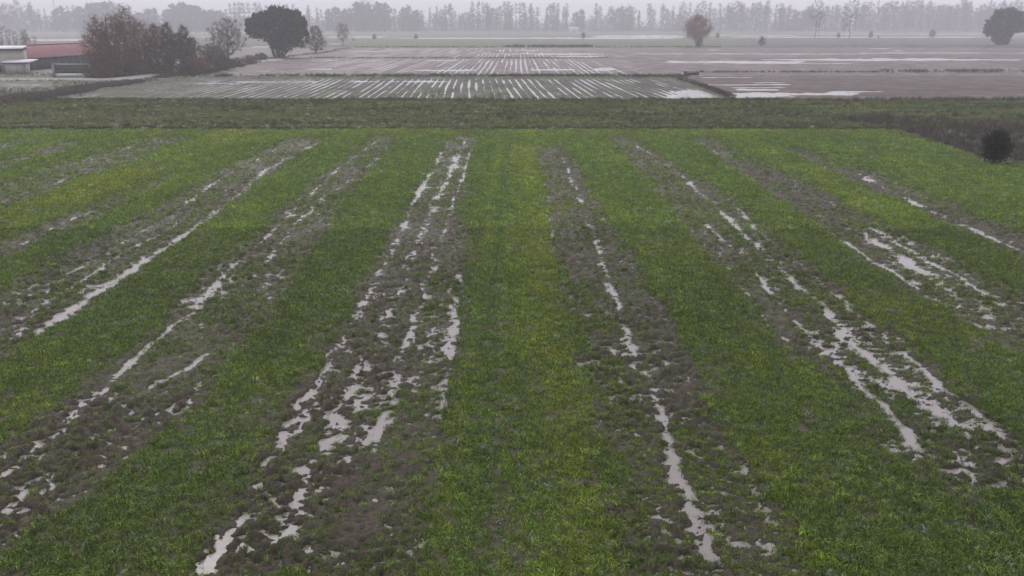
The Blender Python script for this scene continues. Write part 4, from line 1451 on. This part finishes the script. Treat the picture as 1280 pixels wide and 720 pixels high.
# concrete culvert on the baulk
pq = ground(864.5, 94.2)
cul = thing('culvert_head', (pq.x, pq.y, .02), 0, 'short dark concrete culvert block on the baulk between flooded fields', 'culvert')
m_ = MB()
m_.box(-1.15, -.75, 0, .7, 0, .55)
m_.box(.75, 1.15, 0, .7, 0, .55)
m_.box(-.75, .75, .45, .7, 0, .40)
m_.build('wing_wall', M_FASC, cul)
m_ = MB()
m_.box(-1.2, 1.2, -.05, .75, .553, .68)
m_.build('cap_slab', M_CONC, cul)

# white shed in the gap of the far wood
ph_ = ground(721, 40.6)
fh = thing('white_house', (ph_.x, WOOD_Y + 6, 0), .1, 'tiny white low house in the gap of the far wood', 'house')
m_ = MB()
m_.box(-4.5, 4.5, 0, 6, 0, 2.9)
m_.build('wall', M_WHITE, fh)
m_ = MB()
v = [(-5, -.4, 2.9), (5, -.4, 2.9), (5, 6.4, 2.9), (-5, 6.4, 2.9), (-5, 3, 4.8), (5, 3, 4.8)]
m_.add(v, [(0, 1, 5, 4), (2, 3, 4, 5), (0, 3, 2, 1)], [(1, 2, 5), (3, 0, 4)])
m_.build('roof', M_ROOFW, fh)
m_ = MB()
m_.box(-.5, .5, -.05, 0, 0.05, 2.1)
m_.build('door', M_DARK, fh)

# lattice mast over the wood at the left
pm = ground(71.5, 39.6)
MY = WOOD_Y + 120
mast = thing('lattice_mast', ((71.5 - 640) / FPX * (MY * CP + CAM_H * SP), MY, 0), .4, 'faint thin lattice mast rising over the far wood at the left', 'mast')
MH = 46.0
m_ = MB()
for sx in (-1, 1):
    for sy in (-1, 1):
        m_.tubes([(sx * 1.1, sy * 1.1, 0)], [(sx * .5, sy * .5, MH)], [.13], [.10], 4)
m_.build('leg_frame', M_GREY, mast)
m_ = MB()
for i in range(22):
    z0, z1 = MH * i / 22, MH * (i + 1) / 22
    w0, w1 = 1.1 - .6 * i / 22, 1.1 - .6 * (i + 1) / 22
    cs0 = [(-w0, -w0), (w0, -w0), (w0, w0), (-w0, w0)]
    cs1 = [(-w1, -w1), (w1, -w1), (w1, w1), (-w1, w1)]
    for j in range(4):
        a, b = (cs0[j], cs1[(j + 1) % 4]) if i % 2 else (cs0[(j + 1) % 4], cs1[j])
        m_.tubes([(a[0], a[1], z0)], [(b[0], b[1], z1)], [.07], [.07], 3)
m_.build('bracing', M_GREY, mast)

# ------------------------------------------------------------------ misty air
m = bpy.data.materials.new('mist')
m.use_nodes = True
nt = m.node_tree
nt.nodes.clear()
out = nt.nodes.new('ShaderNodeOutputMaterial')
pv = nt.nodes.new('ShaderNodeVolumePrincipled')
pv.inputs['Color'].default_value = (0.965, 0.955, 1.0, 1)
pv.inputs['Density'].default_value = 0.00090
pv.inputs['Anisotropy'].default_value = 0.0
nt.links.new(pv.outputs[0], out.inputs['Volume'])
m_ = MB()
m_.box(-2700, 2700, -400, 3000, -1.6, 50)
hz = m_.build('haze', m)
tag(hz, kind='stuff')
hz.display_type = 'WIRE'
